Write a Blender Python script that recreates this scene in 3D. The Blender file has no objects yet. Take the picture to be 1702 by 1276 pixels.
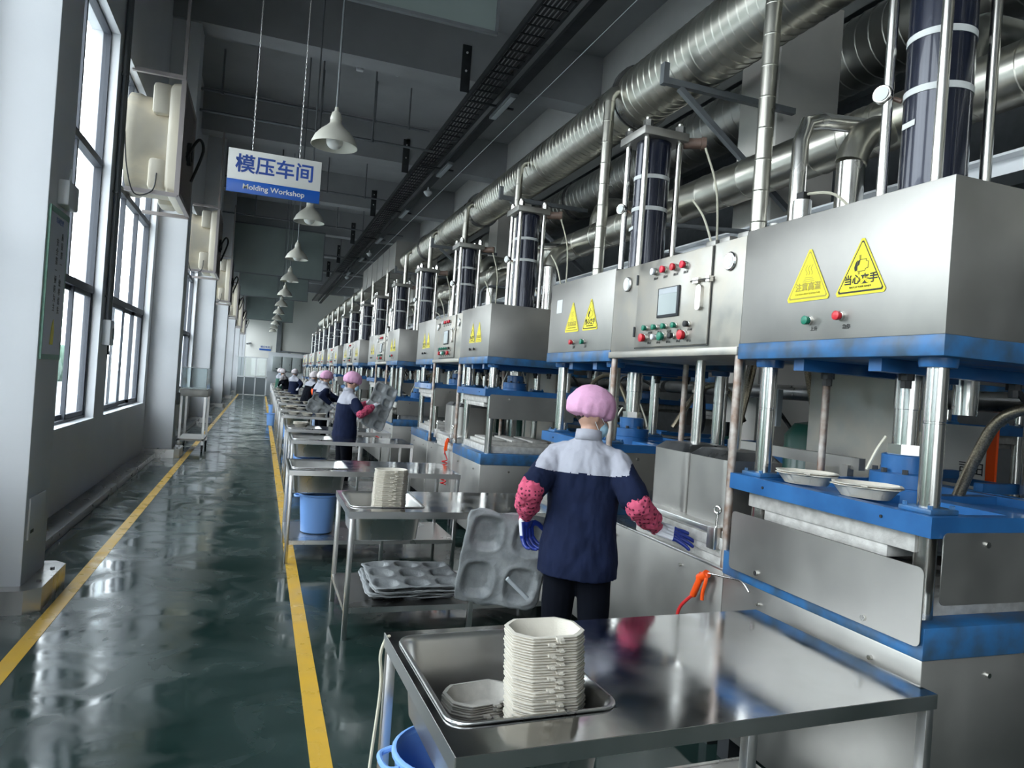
import bpy, bmesh, math, random
from mathutils import Vector, Matrix, noise
random.seed(7)
PI = math.pi
S = bpy.context.scene
C = S.collection
V = Vector

# ------------------------------------------------------------------ camera
cam_d = bpy.data.cameras.new('camera')
cam = bpy.data.objects.new('camera', cam_d)
C.objects.link(cam)
S.camera = cam
cam_d.sensor_width = 36
cam_d.lens = 1180 / 1702 * 36
cam_d.clip_end = 300
cam_d.clip_start = 0.05
roll, yaw, pit = math.radians(4.1), math.radians(19.5), math.atan(2 / 1180)
fw = V((math.sin(yaw) * math.cos(pit), math.cos(yaw) * math.cos(pit), math.sin(pit)))
rt = V((math.cos(yaw), -math.sin(yaw), 0))
up = rt.cross(fw)
cr = rt * math.cos(roll) + up * math.sin(roll)
cu = -rt * math.sin(roll) + up * math.cos(roll)
m = Matrix((cr, cu, -fw)).transposed().to_4x4()
m.translation = V((0, 0, 1.65))
cam.matrix_world = m

# ------------------------------------------------------------------ world, exposure, daylight portals
W = bpy.data.worlds.new('sky')
S.world = W
W.use_nodes = True
nt = W.node_tree
bg = nt.nodes['Background']
tc = nt.nodes.new('ShaderNodeTexCoord')
sx = nt.nodes.new('ShaderNodeSeparateXYZ')
rp = nt.nodes.new('ShaderNodeValToRGB')
nt.links.new(tc.outputs['Generated'], sx.inputs[0])
nt.links.new(sx.outputs['Z'], rp.inputs[0])
nt.links.new(rp.outputs[0], bg.inputs[0])
rp.color_ramp.elements[0].color = (0.93, 0.95, 0.97, 1)
rp.color_ramp.elements[1].color = (0.84, 0.91, 1.0, 1)
bg.inputs[1].default_value = 10.0
S.view_settings.view_transform = 'Standard'
S.view_settings.look = 'None'
S.view_settings.gamma = 1
S.view_settings.use_curve_mapping = False
S.view_settings.exposure = 0.0
cy = S.cycles
cy.max_bounces = 8
cy.diffuse_bounces = 6
cy.glossy_bounces = 4
cy.transmission_bounces = 5
cy.transparent_max_bounces = 10
cy.caustics_reflective = False
cy.caustics_refractive = False
cy.sample_clamp_indirect = 8
cy.use_denoising = True

BAY = 8.1
COLY = [5.27 + BAY * k for k in range(-2, 8)]
WINS = []
for k in range(-2, 7):
    y0 = 5.27 + BAY * k
    WINS += [(y0 + .83, y0 + 4.14), (y0 + 4.70, y0 + 7.83)]
WZ0, WZ1 = .92, 5.40
for (a, b) in WINS:
    ld = bpy.data.lights.new('daylight_portal', 'AREA')
    ld.shape = 'RECTANGLE'
    ld.size = b - a
    ld.size_y = WZ1 - WZ0
    ld.cycles.is_portal = True
    lo = bpy.data.objects.new('daylight_portal', ld)
    C.objects.link(lo)
    lo.matrix_world = Matrix.Translation((-2.06, (a + b) / 2, (WZ0 + WZ1) / 2)) @ Matrix(((0, 0, -1), (1, 0, 0), (0, -1, 0))).to_4x4()

# ------------------------------------------------------------------ materials
def nmat(name):
    mt = bpy.data.materials.new(name)
    mt.use_nodes = True
    n = mt.node_tree.nodes
    return mt, mt.node_tree, n['Principled BSDF']

def mat(name, col, rough=.5, metal=0, var=.0, vscale=6, stretch=(1, 1, 1), bump=0, bscale=40, col2=None, spec=None, rvar=0, coat=0, emit=None):
    mt, t, p = nmat(name)
    L = t.links.new
    p.inputs['Roughness'].default_value = rough
    p.inputs['Metallic'].default_value = metal
    if spec is not None: p.inputs['Specular IOR Level'].default_value = spec
    if coat: p.inputs['Coat Weight'].default_value = coat
    if emit:
        p.inputs['Emission Color'].default_value = (*emit[0], 1); p.inputs['Emission Strength'].default_value = emit[1]
    c1 = (*col, 1)
    p.inputs['Base Color'].default_value = c1
    if var or col2 or rvar or bump:
        tcn = t.nodes.new('ShaderNodeTexCoord')
        mp = t.nodes.new('ShaderNodeMapping')
        mp.inputs['Scale'].default_value = stretch
        L(tcn.outputs['Object'], mp.inputs[0])
        nz = t.nodes.new('ShaderNodeTexNoise')
        nz.inputs['Scale'].default_value = vscale
        nz.inputs['Detail'].default_value = 6
        L(mp.outputs[0], nz.inputs['Vector'])
        if var or col2:
            r = t.nodes.new('ShaderNodeValToRGB')
            r.color_ramp.elements[0].position = .35
            r.color_ramp.elements[1].position = .68
            d = col2 if col2 else tuple(max(0, k * (1 - var)) for k in col)
            r.color_ramp.elements[0].color = (*d, 1)
            r.color_ramp.elements[1].color = c1
            L(nz.outputs['Fac'], r.inputs[0])
            L(r.outputs[0], p.inputs['Base Color'])
        if rvar:
            mr = t.nodes.new('ShaderNodeMapRange')
            mr.inputs['From Min'].default_value = .3
            mr.inputs['From Max'].default_value = .7
            mr.inputs['To Min'].default_value = max(.02, rough - rvar)
            mr.inputs['To Max'].default_value = rough + rvar
            L(nz.outputs['Fac'], mr.inputs[0])
            L(mr.outputs[0], p.inputs['Roughness'])
        if bump:
            n2 = t.nodes.new('ShaderNodeTexNoise')
            n2.inputs['Scale'].default_value = bscale
            n2.inputs['Detail'].default_value = 4
            L(mp.outputs[0], n2.inputs['Vector'])
            b = t.nodes.new('ShaderNodeBump')
            b.inputs['Strength'].default_value = bump
            b.inputs['Distance'].default_value = .01
            L(n2.outputs['Fac'], b.inputs['Height'])
            L(b.outputs[0], p.inputs['Normal'])
    return mt

M = {}
M['wall'] = mat('white_plaster', (.80, .81, .83), .55, var=.05, vscale=1.5, bump=.05)
M['pillar'] = mat('cream_pillar_paint', (.82, .77, .70), .6, var=.05)
M['ceil'] = mat('grey_ceiling_paint', (.38, .385, .39), .8, var=.12, vscale=1.2)
M['girder'] = mat('pale_girder_paint', (.55, .54, .52), .8, var=.08, vscale=1.2)
M['steel'] = mat('stainless_steel', (.66, .65, .63), .30, 1, var=.12, vscale=2.2, rvar=.08, bump=.02, bscale=300, stretch=(1, 1, .3))
M['steelwarm'] = mat('worn_stainless_steel', (.50, .465, .40), .45, .9, col2=(.40, .385, .35), vscale=7, rvar=.12, bump=.03, bscale=120)
M['steelsat'] = mat('satin_steel_sheet', (.43, .415, .385), .45, .9, var=.16, vscale=3.2, rvar=.08)
M['steelpol'] = mat('polished_table_steel', (.60, .60, .60), .13, 1, var=.14, vscale=5, rvar=.07, bump=.02, bscale=14)
M['steeldark'] = mat('dull_dark_steel', (.30, .30, .30), .34, .9, var=.3, vscale=9, rvar=.1)
M['chrome'] = mat('ground_chrome_rod', (.70, .68, .64), .22, 1, var=.12, vscale=3, rvar=.03, stretch=(1, 1, .5))
M['rust'] = mat('rusty_worn_post', (.60, .56, .52), .5, .7, col2=(.30, .20, .15), vscale=14)
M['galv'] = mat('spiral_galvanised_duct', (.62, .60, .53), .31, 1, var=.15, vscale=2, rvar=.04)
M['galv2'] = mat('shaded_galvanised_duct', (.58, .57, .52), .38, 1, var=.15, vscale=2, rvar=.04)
M['clad'] = mat('bright_aluminium_cladding', (.80, .78, .74), .22, 1, var=.1, vscale=6, rvar=.07)
M['blue'] = mat('blue_machine_paint', (.022, .14, .37), .38, 0, col2=(.016, .09, .25), vscale=5, coat=.2, rvar=.08)
M['bluewear'] = mat('grimy_blue_machine_paint', (.026, .15, .37), .42, 0, col2=(.04, .08, .13), vscale=9, coat=.1, rvar=.08)
M['navycyl'] = mat('dark_navy_cylinder_paint', (.010, .014, .034), .25, .2, var=.2, vscale=3, coat=.4)
M['mould'] = mat('worn_aluminium_mould', (.62, .60, .56), .6, .35, col2=(.45, .43, .40), vscale=22, bump=.2, bscale=90)
M['black'] = mat('black_rubber', (.015, .015, .016), .5)
M['darkmetal'] = mat('dark_painted_metal', (.045, .048, .052), .5, .3, var=.3)
M['greyp'] = mat('grey_painted_metal', (.20, .21, .22), .55, .1, var=.15)
M['lightgreyp'] = mat('light_grey_painted_metal', (.50, .53, .55), .5, .1, var=.08)
M['frame'] = mat('window_frame_grey', (.06, .066, .08), .6, 0)
M['whitep'] = mat('white_enamel', (.78, .79, .80), .35)
M['yellow'] = mat('yellow_floor_paint', (.74, .43, .035), .32, col2=(.66, .40, .055), vscale=5, rvar=.1)
M['wallend'] = mat('cream_end_wall_paint', (.88, .86, .80), .6)
M['stickyel'] = mat('yellow_sticker', (.88, .74, .02), .45)
M['ink'] = mat('black_ink', (.02, .02, .02), .6)
M['inkfade'] = mat('faded_ink', (.42, .34, .05), .6)
M['red'] = mat('red_plastic', (.62, .02, .03), .3)
M['redlit'] = mat('bright_red_lens', (.85, .02, .05), .3)
M['green'] = mat('green_plastic', (.01, .20, .12), .3)
M['orange'] = mat('orange_plastic', (.95, .10, .01), .35)
M['redhose'] = mat('red_coiled_hose', (.75, .03, .03), .35)
M['signw'] = mat('white_acrylic', (.86, .85, .80), .35)
M['signb'] = mat('blue_acrylic', (.012, .11, .50), .35)
M['signt'] = mat('blue_lettering', (.015, .07, .36), .4)
M['bucket'] = mat('light_blue_plastic', (.21, .40, .80), .38)
M['pulp'] = mat('bleached_pulp', (.66, .61, .52), .85, var=.06, vscale=25, bump=.15, bscale=160)
M['pulpdark'] = mat('grey_dusty_pulp', (.50, .47, .42), .85, var=.2, vscale=25, bump=.15, bscale=160)
M['wetpulp'] = mat('wet_grey_pulp_sheet', (.34, .35, .35), .45, col2=(.20, .21, .215), vscale=9, bump=.35, bscale=60)
M['rag'] = mat('dirty_rag', (.48, .44, .43), .9, col2=(.30, .27, .27), vscale=20)
M['fanbeige'] = mat('beige_fibreglass', (.60, .54, .42), .42, col2=(.50, .46, .38), vscale=3, stretch=(1, 4, .4))
M['fanframe'] = mat('pinkish_grey_frame', (.36, .32, .31), .5)
M['lampshade'] = mat('cream_lamp_shade', (.62, .60, .52), .4)
M['bulb'] = mat('frosted_bulb', (.85, .83, .78), .3)
M['curtain'] = mat('green_grey_smoke_curtain', (.34, .40, .38), .35, var=.2, vscale=.7, rvar=.08)
M['navy'] = mat('navy_work_cloth', (.009, .015, .045), .9, spec=.2, var=.2, vscale=12, bump=.1, bscale=200)
M['yoke'] = mat('grey_work_cloth', (.40, .40, .45), .85, bump=.1, bscale=200)
M['trouser'] = mat('black_trouser_cloth', (.004, .005, .009), .95, spec=.12)
M['cap'] = mat('pink_cap_cloth', (.80, .42, .62), .85, var=.1, vscale=30, bump=.2, bscale=60)
M['capw'] = mat('pale_cap_cloth', (.78, .70, .72), .85, bump=.2, bscale=60)
M['skin'] = mat('skin', (.55, .33, .24), .5, var=.08)
M['hair'] = mat('black_hair', (.012, .010, .010), .5)
M['mask'] = mat('blue_face_mask', (.42, .66, .80), .8)
M['glovew'] = mat('white_knit_glove', (.76, .76, .80), .9, bump=.3, bscale=260)
M['gloveb'] = mat('blue_latex_coating', (.012, .03, .22), .3)
M['lightb'] = mat('soft_blue_overall', (.26, .34, .48), .85)
M['greencloth'] = mat('dark_green_cloth', (.02, .09, .06), .85)
M['poster'] = mat('pale_blue_poster', (.50, .54, .62), .4)
M['postergreen'] = mat('poster_green_band', (.10, .26, .18), .4)
M['greentank'] = mat('dark_green_tank_paint', (.01, .075, .055), .35, coat=.2)
M['cream'] = mat('cream_hose', (.70, .66, .52), .5)
M['braid'] = mat('braided_steel_hose', (.42, .36, .26), .38, .9, col2=(.18, .15, .11), vscale=140)
M['brown'] = mat('brown_motor_paint', (.20, .13, .10), .45)
M['outground'] = mat('pale_concrete_yard', (.45, .46, .45), .9, var=.1, vscale=.5)
M['outwall'] = mat('pale_facade_paint', (.22, .245, .265), .9, var=.06, vscale=.3)
M['outgreen'] = mat('hedge_green', (.10, .17, .12), .9, col2=(.04, .08, .05), vscale=3)
M['greyflap'] = mat('grey_panel_paint', (.17, .19, .20), .4)
M['labelw'] = mat('white_paper_label', (.75, .76, .74), .6)
M['boxgrey'] = mat('switch_cabinet_grey', (.46, .50, .49), .45)
M['lcd'] = mat('dull_touch_screen', (.36, .41, .40), .15)

# floor: glossy dark green epoxy with dull scuffs and damp patches
mt, t, p = nmat('green_epoxy_floor')
L = t.links.new
tcn = t.nodes.new('ShaderNodeTexCoord')
n1 = t.nodes.new('ShaderNodeTexNoise'); n1.inputs['Scale'].default_value = .9; n1.inputs['Detail'].default_value = 8; n1.inputs['Roughness'].default_value = .6
L(tcn.outputs['Object'], n1.inputs['Vector'])
r1 = t.nodes.new('ShaderNodeValToRGB')
r1.color_ramp.elements[0].color = (.010, .026, .022, 1); r1.color_ramp.elements[0].position = .38
r1.color_ramp.elements[1].color = (.030, .052, .047, 1); r1.color_ramp.elements[1].position = .62
L(n1.outputs['Fac'], r1.inputs[0]); L(r1.outputs[0], p.inputs['Base Color'])
n2 = t.nodes.new('ShaderNodeTexNoise'); n2.inputs['Scale'].default_value = 2.3; n2.inputs['Detail'].default_value = 10; n2.inputs['Distortion'].default_value = 1.2
L(tcn.outputs['Object'], n2.inputs['Vector'])
r2 = t.nodes.new('ShaderNodeMapRange'); r2.inputs['From Min'].default_value = .42; r2.inputs['From Max'].default_value = .62
r2.inputs['To Min'].default_value = .08; r2.inputs['To Max'].default_value = .30
L(n2.outputs['Fac'], r2.inputs[0]); L(r2.outputs[0], p.inputs['Roughness'])
p.inputs['Specular IOR Level'].default_value = .75
n3 = t.nodes.new('ShaderNodeTexNoise'); n3.inputs['Scale'].default_value = 2.6; n3.inputs['Detail'].default_value = 3
L(tcn.outputs['Object'], n3.inputs['Vector'])
b = t.nodes.new('ShaderNodeBump'); b.inputs['Strength'].default_value = .07; b.inputs['Distance'].default_value = .02
L(n3.outputs['Fac'], b.inputs['Height']); L(b.outputs[0], p.inputs['Normal'])
M['floor'] = mt

def glassmat(name, tint=(.93, .97, .98), refl=1.0):
    mt, t, p = nmat(name)
    t.nodes.remove(p)
    out = t.nodes['Material Output']
    tr = t.nodes.new('ShaderNodeBsdfTransparent'); tr.inputs[0].default_value = (*tint, 1)
    gl = t.nodes.new('ShaderNodeBsdfGlossy'); gl.inputs['Roughness'].default_value = .03
    fr = t.nodes.new('ShaderNodeFresnel'); fr.inputs[0].default_value = 1.45
    mx = t.nodes.new('ShaderNodeMixShader')
    ml = t.nodes.new('ShaderNodeMath'); ml.operation = 'MULTIPLY'; ml.inputs[1].default_value = refl; ml.use_clamp = True
    t.links.new(fr.outputs[0], ml.inputs[0]); t.links.new(ml.outputs[0], mx.inputs[0]); t.links.new(tr.outputs[0], mx.inputs[1]); t.links.new(gl.outputs[0], mx.inputs[2])
    t.links.new(mx.outputs[0], out.inputs[0])
    return mt
M['glass'] = glassmat('window_glass', (.93, .96, .97), .25)
M['clearbox'] = glassmat('clear_acrylic', (.90, .93, .93), .6)

# polka dot sleeve
mt, t, p = nmat('pink_polka_dot_cloth')
tcn = t.nodes.new('ShaderNodeTexCoord')
vo = t.nodes.new('ShaderNodeTexVoronoi'); vo.inputs['Scale'].default_value = 44; vo.inputs['Randomness'].default_value = .45
t.links.new(tcn.outputs['Object'], vo.inputs['Vector'])
r = t.nodes.new('ShaderNodeValToRGB'); r.color_ramp.interpolation = 'CONSTANT'
r.color_ramp.elements[0].color = (.10, .008, .03, 1); r.color_ramp.elements[1].color = (.62, .09, .17, 1); r.color_ramp.elements[1].position = .30
t.links.new(vo.outputs['Distance'], r.inputs[0]); t.links.new(r.outputs[0], p.inputs['Base Color'])
p.inputs['Roughness'].default_value = .8
M['dots'] = mt

# ------------------------------------------------------------------ mesh helpers
def new(): return bmesh.new()

def box(bm, x0, y0, z0, x1, y1, z1, bev=0):
    r = bmesh.ops.create_cube(bm, size=1, matrix=Matrix.Translation(((x0 + x1) / 2, (y0 + y1) / 2, (z0 + z1) / 2)) @ Matrix.Diagonal((abs(x1 - x0), abs(y1 - y0), abs(z1 - z0), 1)))
    if bev:
        es = list({e for v in r['verts'] for e in v.link_edges})
        bmesh.ops.bevel(bm, geom=es, offset=bev, segments=2, affect='EDGES', profile=.5)
    return bm

def basis(d):
    d = d.normalized()
    a = V((0, 0, 1)) if abs(d.z) < .95 else V((1, 0, 0))
    u = d.cross(a).normalized()
    return u, d.cross(u).normalized()

def ring(bm, c, u, v, r, n, ph=0, r2=None):
    return [bm.verts.new(c + u * (r * math.cos(2 * PI * k / n + ph)) + v * ((r2 or r) * math.sin(2 * PI * k / n + ph))) for k in range(n)]

def bridge(bm, a, b):
    n = len(a)
    for k in range(n):
        bm.faces.new((a[k], a[(k + 1) % n], b[(k + 1) % n], b[k]))

def cyl(bm, p0, p1, r, n=16, r1=None, caps=True, ph=0):
    p0, p1 = V(p0), V(p1)
    u, v = basis(p1 - p0)
    a = ring(bm, p0, u, v, r, n, ph); b = ring(bm, p1, u, v, r if r1 is None else r1, n, ph)
    bridge(bm, a, b)
    if caps:
        bm.faces.new(a[::-1]); bm.faces.new(b)
    return bm

def lathe(bm, prof, c=(0, 0, 0), axis=(0, 0, 1), n=24, closed=False):
    c = V(c); ax = V(axis).normalized(); u, v = basis(ax)
    rs = []
    for (r, h) in prof:
        rs.append(ring(bm, c + ax * h, u, v, max(r, 1e-4), n))
    for a, b in zip(rs, rs[1:]): bridge(bm, a, b)
    if closed:
        bridge(bm, rs[-1], rs[0])
    else:
        bm.faces.new(rs[0][::-1]); bm.faces.new(rs[-1])
    return bm

def smoothpath(pts, sub=6):
    pts = [V(p) for p in pts]
    out = []
    for i in range(len(pts) - 1):
        p0 = pts[max(i - 1, 0)]; p1 = pts[i]; p2 = pts[i + 1]; p3 = pts[min(i + 2, len(pts) - 1)]
        for k in range(sub):
            s = k / sub
            out.append(.5 * ((2 * p1) + (-p0 + p2) * s + (2 * p0 - 5 * p1 + 4 * p2 - p3) * s * s + (-p0 + 3 * p1 - 3 * p2 + p3) * s ** 3))
    out.append(pts[-1])
    return out

def tube(bm, pts, r, n=10, smooth=True, sub=6, rads=None):
    pts = smoothpath(pts, sub) if smooth else [V(p) for p in pts]
    prev = None; first = None
    u = None
    for i, p in enumerate(pts):
        d = (pts[min(i + 1, len(pts) - 1)] - pts[max(i - 1, 0)]).normalized()
        if u is None: u, v = basis(d)
        else:
            u = (u - d * u.dot(d)).normalized(); v = d.cross(u).normalized()
        rr = rads[i] if rads else r
        rg = ring(bm, p, u, v, rr, n)
        if prev: bridge(bm, prev, rg)
        else: first = rg
        prev = rg
    bm.faces.new(first[::-1]); bm.faces.new(prev)
    return bm

def prism(bm, poly, fr, depth):
    """poly 2D extruded; fr = Matrix frame (x,y in plane, z depth)"""
    a = [bm.verts.new(fr @ V((x, y, 0))) for x, y in poly]
    b = [bm.verts.new(fr @ V((x, y, depth))) for x, y in poly]
    bm.faces.new(a[::-1]); bm.faces.new(b)
    bridge(bm, a, b)
    return bm

def rpoly(w, h, r, seg=4, cx=0, cy=0):
    out = []
    for (sx_, sy_, a0) in ((1, 1, 0), (-1, 1, PI / 2), (-1, -1, PI), (1, -1, 1.5 * PI)):
        for k in range(seg + 1):
            a = a0 + PI / 2 * k / seg
            out.append((cx + sx_ * (w / 2 - r) + r * math.cos(a), cy + sy_ * (h / 2 - r) + r * math.sin(a)))
    return out

def meshof(bm, name, mats, smooth=False):
    bmesh.ops.recalc_face_normals(bm, faces=bm.faces)
    me = bpy.data.meshes.new(name)
    bm.to_mesh(me); bm.free()
    for q in (mats if isinstance(mats, (list, tuple)) else [mats]): me.materials.append(q)
    if smooth:
        me.polygons.foreach_set('use_smooth', [True] * len(me.polygons))
        if smooth == 'auto':
            me.set_sharp_from_angle(angle=math.radians(38))
    return me

JOINED = ('bolt', 'threaded_hole', 'valve_bank', 'terminal_box', 'stiffener', 'eyes', 'grille', 'cable', 'lettering')
def obj(name, bm, mt, parent=None, smooth=None, loc=None):
    me = bm if isinstance(bm, bpy.types.Mesh) else meshof(bm, name, M[mt] if isinstance(mt, str) else mt, 'auto' if smooth is None else smooth)
    o = bpy.data.objects.new(name, me)
    C.objects.link(o)
    if parent: o.parent = parent
    if loc: o.location = loc
    if name in JOINED: o['kind'] = 'stuff'
    return o

def tag(o, label=None, cat=None, group=None, kind=None):
    if label: o['label'] = label
    if cat: o['category'] = cat
    if group: o['group'] = group
    if kind: o['kind'] = kind
    return o

def thing(name, label, cat, loc=(0, 0, 0), rz=0, group=None):
    o = bpy.data.objects.new(name, None); C.objects.link(o)
    o.location = loc; o.rotation_euler = (0, 0, rz); o.empty_display_size = .1
    return tag(o, label, cat, group)

def struct(name, bm, mt, parent=None, smooth=None):
    o = obj(name, bm, mt, parent, smooth)
    if not parent: o['kind'] = 'structure'
    return o

KIDS = {}
def copytree(o, parent=None, skip=()):
    c = o.copy(); C.objects.link(c)
    c.parent = parent
    for ch in list(o.children):
        if ch.name.split('.')[0] in skip: continue
        copytree(ch, c, skip)
    return c

def dup(root, loc=None, rz=None, label=None, group=None, skip=()):
    c = copytree(root, None, skip)
    if loc is not None: c.location = loc
    if rz is not None: c.rotation_euler = (0, 0, rz)
    if label: c['label'] = label
    if group: c['group'] = group
    return c

# frames for flat writing: normal -X (machine fronts), -Y (hanging signs), +X (left wall)
FX = Matrix(((0, 0, -1), (-1, 0, 0), (0, 1, 0))).to_4x4()
FY = Matrix(((1, 0, 0), (0, 0, -1), (0, 1, 0))).to_4x4()
FP = Matrix(((0, 0, 1), (1, 0, 0), (0, 1, 0))).to_4x4()
def fr(F, loc):
    return Matrix.Translation(loc) @ F

TXT = {}
def text(name, s, size, mt, parent, F, loc, sxy=(1, 1), off=0, ext=.0006, label=None):
    key = (s, size, off, mt)
    if key not in TXT:
        cu_ = bpy.data.curves.new('lettering', 'FONT')
        cu_.body = s; cu_.size = size; cu_.align_x = 'CENTER'; cu_.align_y = 'CENTER'
        cu_.extrude = ext; cu_.offset = off; cu_.resolution_u = 3
        to = bpy.data.objects.new('tmp', cu_); C.objects.link(to)
        dg = bpy.context.evaluated_depsgraph_get()
        me = bpy.data.meshes.new_from_object(to.evaluated_get(dg))
        bpy.data.objects.remove(to); bpy.data.curves.remove(cu_)
        me.materials.clear(); me.materials.append(M[mt])
        TXT[key] = me
    o = bpy.data.objects.new(name, TXT[key]); C.objects.link(o)
    o.parent = parent
    o.matrix_local = fr(F, loc) @ Matrix.Diagonal((sxy[0], sxy[1], 1, 1))
    if label: o['label'] = label
    return o

def sphere(bm, c, r, seg=12, rings=8, sc=(1, 1, 1)):
    bmesh.ops.create_uvsphere(bm, u_segments=seg, v_segments=rings, radius=r, matrix=Matrix.Translation(c) @ Matrix.Diagonal((*sc, 1)))
    return bm

# ------------------------------------------------------------------ the setting
Y0, Y1 = -11.5, 62.0
XR = 12.0
bm = new(); box(bm, -1.8, Y0, -.2, XR, Y1, 0); struct('floor', bm, 'floor')
bm = new(); box(bm, -24, Y0 - .2, -.45, -2.1, 110, -.25); struct('exterior_ground', bm, 'outground')
for k, (ya, yb, h) in enumerate(((-30, 4, 7), (8, 30, 5.5), (34, 80, 8))):
    bm = new(); box(bm, -34, ya, -.3, -26, yb, h)
    for yy in range(int(ya) + 2, int(yb) - 2, 4):
        for zz in range(1, int(h) - 1, 3):
            box(bm, -26.05, yy, zz, -25.9, yy + 1.6, zz + 1.6)
    struct('exterior_building', bm, 'outwall')
bm = new()
for k in range(40):
    sphere(bm, (-13 + random.uniform(-.5, .5), -16 + 2.0 * k, .6), 1.1, 10, 6, (1, 1.2, random.uniform(.8, 1.5)))
tag(struct('exterior_hedge', bm, 'outgreen'), kind='structure')
bm = new(); box(bm, -2.1, Y0, 8.5, XR, Y1, 8.75); struct('ceiling', bm, 'ceil')
beamY = [-4.4, 1.5, 7.4, 13.3, 19.3, 25.2, 31.1, 37.0, 42.9, 48.8, 54.7]
for y in beamY:
    bm = new(); box(bm, -2.0, y, 7.45, XR, y + .5, 8.5); struct('ceiling_beam', bm, 'ceil')
bm = new(); box(bm, 6.2, Y0, 6.7, 6.8, Y1, 8.5); struct('ceiling_girder', bm, 'girder')
bm = new(); box(bm, XR, Y0, 0, XR + .2, Y1, 8.5); struct('wall_right', bm, 'greyp')
FWX = [(-1.3, .6)]
bm = new(); box(bm, -2.1, Y0 - .2, 0, XR, Y0, .5); box(bm, -2.1, Y0 - .2, 5.4, XR, Y0, 8.5)
for a, b in ((-2.1, -1.3), (.6, XR)): box(bm, a, Y0 - .2, .5, b, Y0, 5.4)
struct('wall_front', bm, 'wall')
for i, (a, b) in enumerate(FWX):
    root = bpy.data.objects.new('window_%d' % (40 + i), None); C.objects.link(root); root['kind'] = 'structure'
    bm = new()
    for q in (a, (a + b) / 2 - .03, b - .06): box(bm, q, Y0 - .12, .5, q + .06, Y0 - .06, 5.4)
    for z in (.5, 2.4, 5.34): box(bm, a, Y0 - .12, z, b, Y0 - .06, z + .06)
    obj('window_frame', bm, 'frame', root)
    bm = new(); box(bm, a, Y0 - .093, .5, b, Y0 - .087, 5.4); obj('pane', bm, 'glass', root)
    ld = bpy.data.lights.new('daylight_portal', 'AREA'); ld.shape = 'RECTANGLE'; ld.size = b - a; ld.size_y = 4.9; ld.cycles.is_portal = True
    lo = bpy.data.objects.new('daylight_portal', ld); C.objects.link(lo)
    lo.matrix_world = Matrix.Translation(((a + b) / 2, Y0 - .22, 2.95)) @ Matrix(((-1, 0, 0), (0, 0, -1), (0, -1, 0))).to_4x4()
bm = new(); box(bm, -14, -60, -.45, 20, Y0 - .2, -.25); struct('exterior_ground', bm, 'outground')
# left wall pieces around the windows
bm = new()
box(bm, -2.1, Y0, 0, -1.8, Y1, WZ0)
box(bm, -2.1, Y0, WZ1, -1.8, Y1, 8.5)
edges = [Y0] + [q for w in WINS for q in w] + [Y1]
for a, b in zip(edges[0::2], edges[1::2]):
    if b > a: box(bm, -2.1, a, WZ0, -1.8, b, WZ1)
struct('wall_left', bm, 'wall')

def window(idx, a, b, kind, first=None):
    root = thing('window_%d' % idx, None, None)
    root['kind'] = 'structure'
    x = -1.93
    t_ = .035
    z2, z3 = 2.40, 3.86
    bm = new()
    box(bm, x - .04, a, WZ0, x + .04, a + t_, WZ1); box(bm, x - .04, b - t_, WZ0, x + .04, b, WZ1)
    box(bm, x - .04, a, WZ0, x + .04, b, WZ0 + t_); box(bm, x - .04, a, WZ1 - t_, x + .04, b, WZ1)
    obj('window_frame', bm, 'frame', root)
    for z in (z2, z3):
        bm = new(); box(bm, x - .045, a, z - .04, x + .045, b, z + .04); obj('transom', bm, 'frame', root)
    n = 3
    for k in range(1, n):
        y = a + (b - a) * k / n
        for (za, zb) in ((z2 + .04, z3 - .04), (z3 + .04, WZ1)):
            bm = new(); box(bm, x - .03, y - .025, za, x + .03, y + .025, zb); obj('mullion', bm, 'frame', root)
    for k in range(n):
        ya, yb = a + (b - a) * k / n, a + (b - a) * (k + 1) / n
        for (za, zb) in ((z2, z3), (z3, WZ1)):
            bm = new(); box(bm, x - .003, ya + .02, za + .03, x + .003, yb - .02, zb - .03); obj('pane', bm, 'glass', root)
    # sliding sashes in the lower row, one pushed open over the other
    for k, (ya, yb, dx) in enumerate(((a + .03, a + (b - a) * .5, .015), (a + (b - a) * .32, a + (b - a) * .78, -.02), (a + (b - a) * .74, b - .03, .015))):
        bm = new()
        for q in ((ya, ya + .045), (yb - .045, yb)): box(bm, x + dx - .014, q[0], WZ0 + .035, x + dx + .014, q[1], z2 - .04)
        for q in ((WZ0 + .035, WZ0 + .085), (z2 - .09, z2 - .04)): box(bm, x + dx - .014, ya, q[0], x + dx + .014, yb, q[1])
        s = obj('sash', bm, 'frame', root)
        bm = new(); box(bm, x + dx - .003, ya + .04, WZ0 + .08, x + dx + .003, yb - .04, z2 - .085); obj('pane', bm, 'glass', s)
    bm = new(); box(bm, -1.89, a - .0, WZ0 - .02, -1.785, b, WZ0 + .006); obj('sill', bm, 'whitep', root)
for i, (a, b) in enumerate(WINS): window(i + 1, a, b, i % 2)

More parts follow.
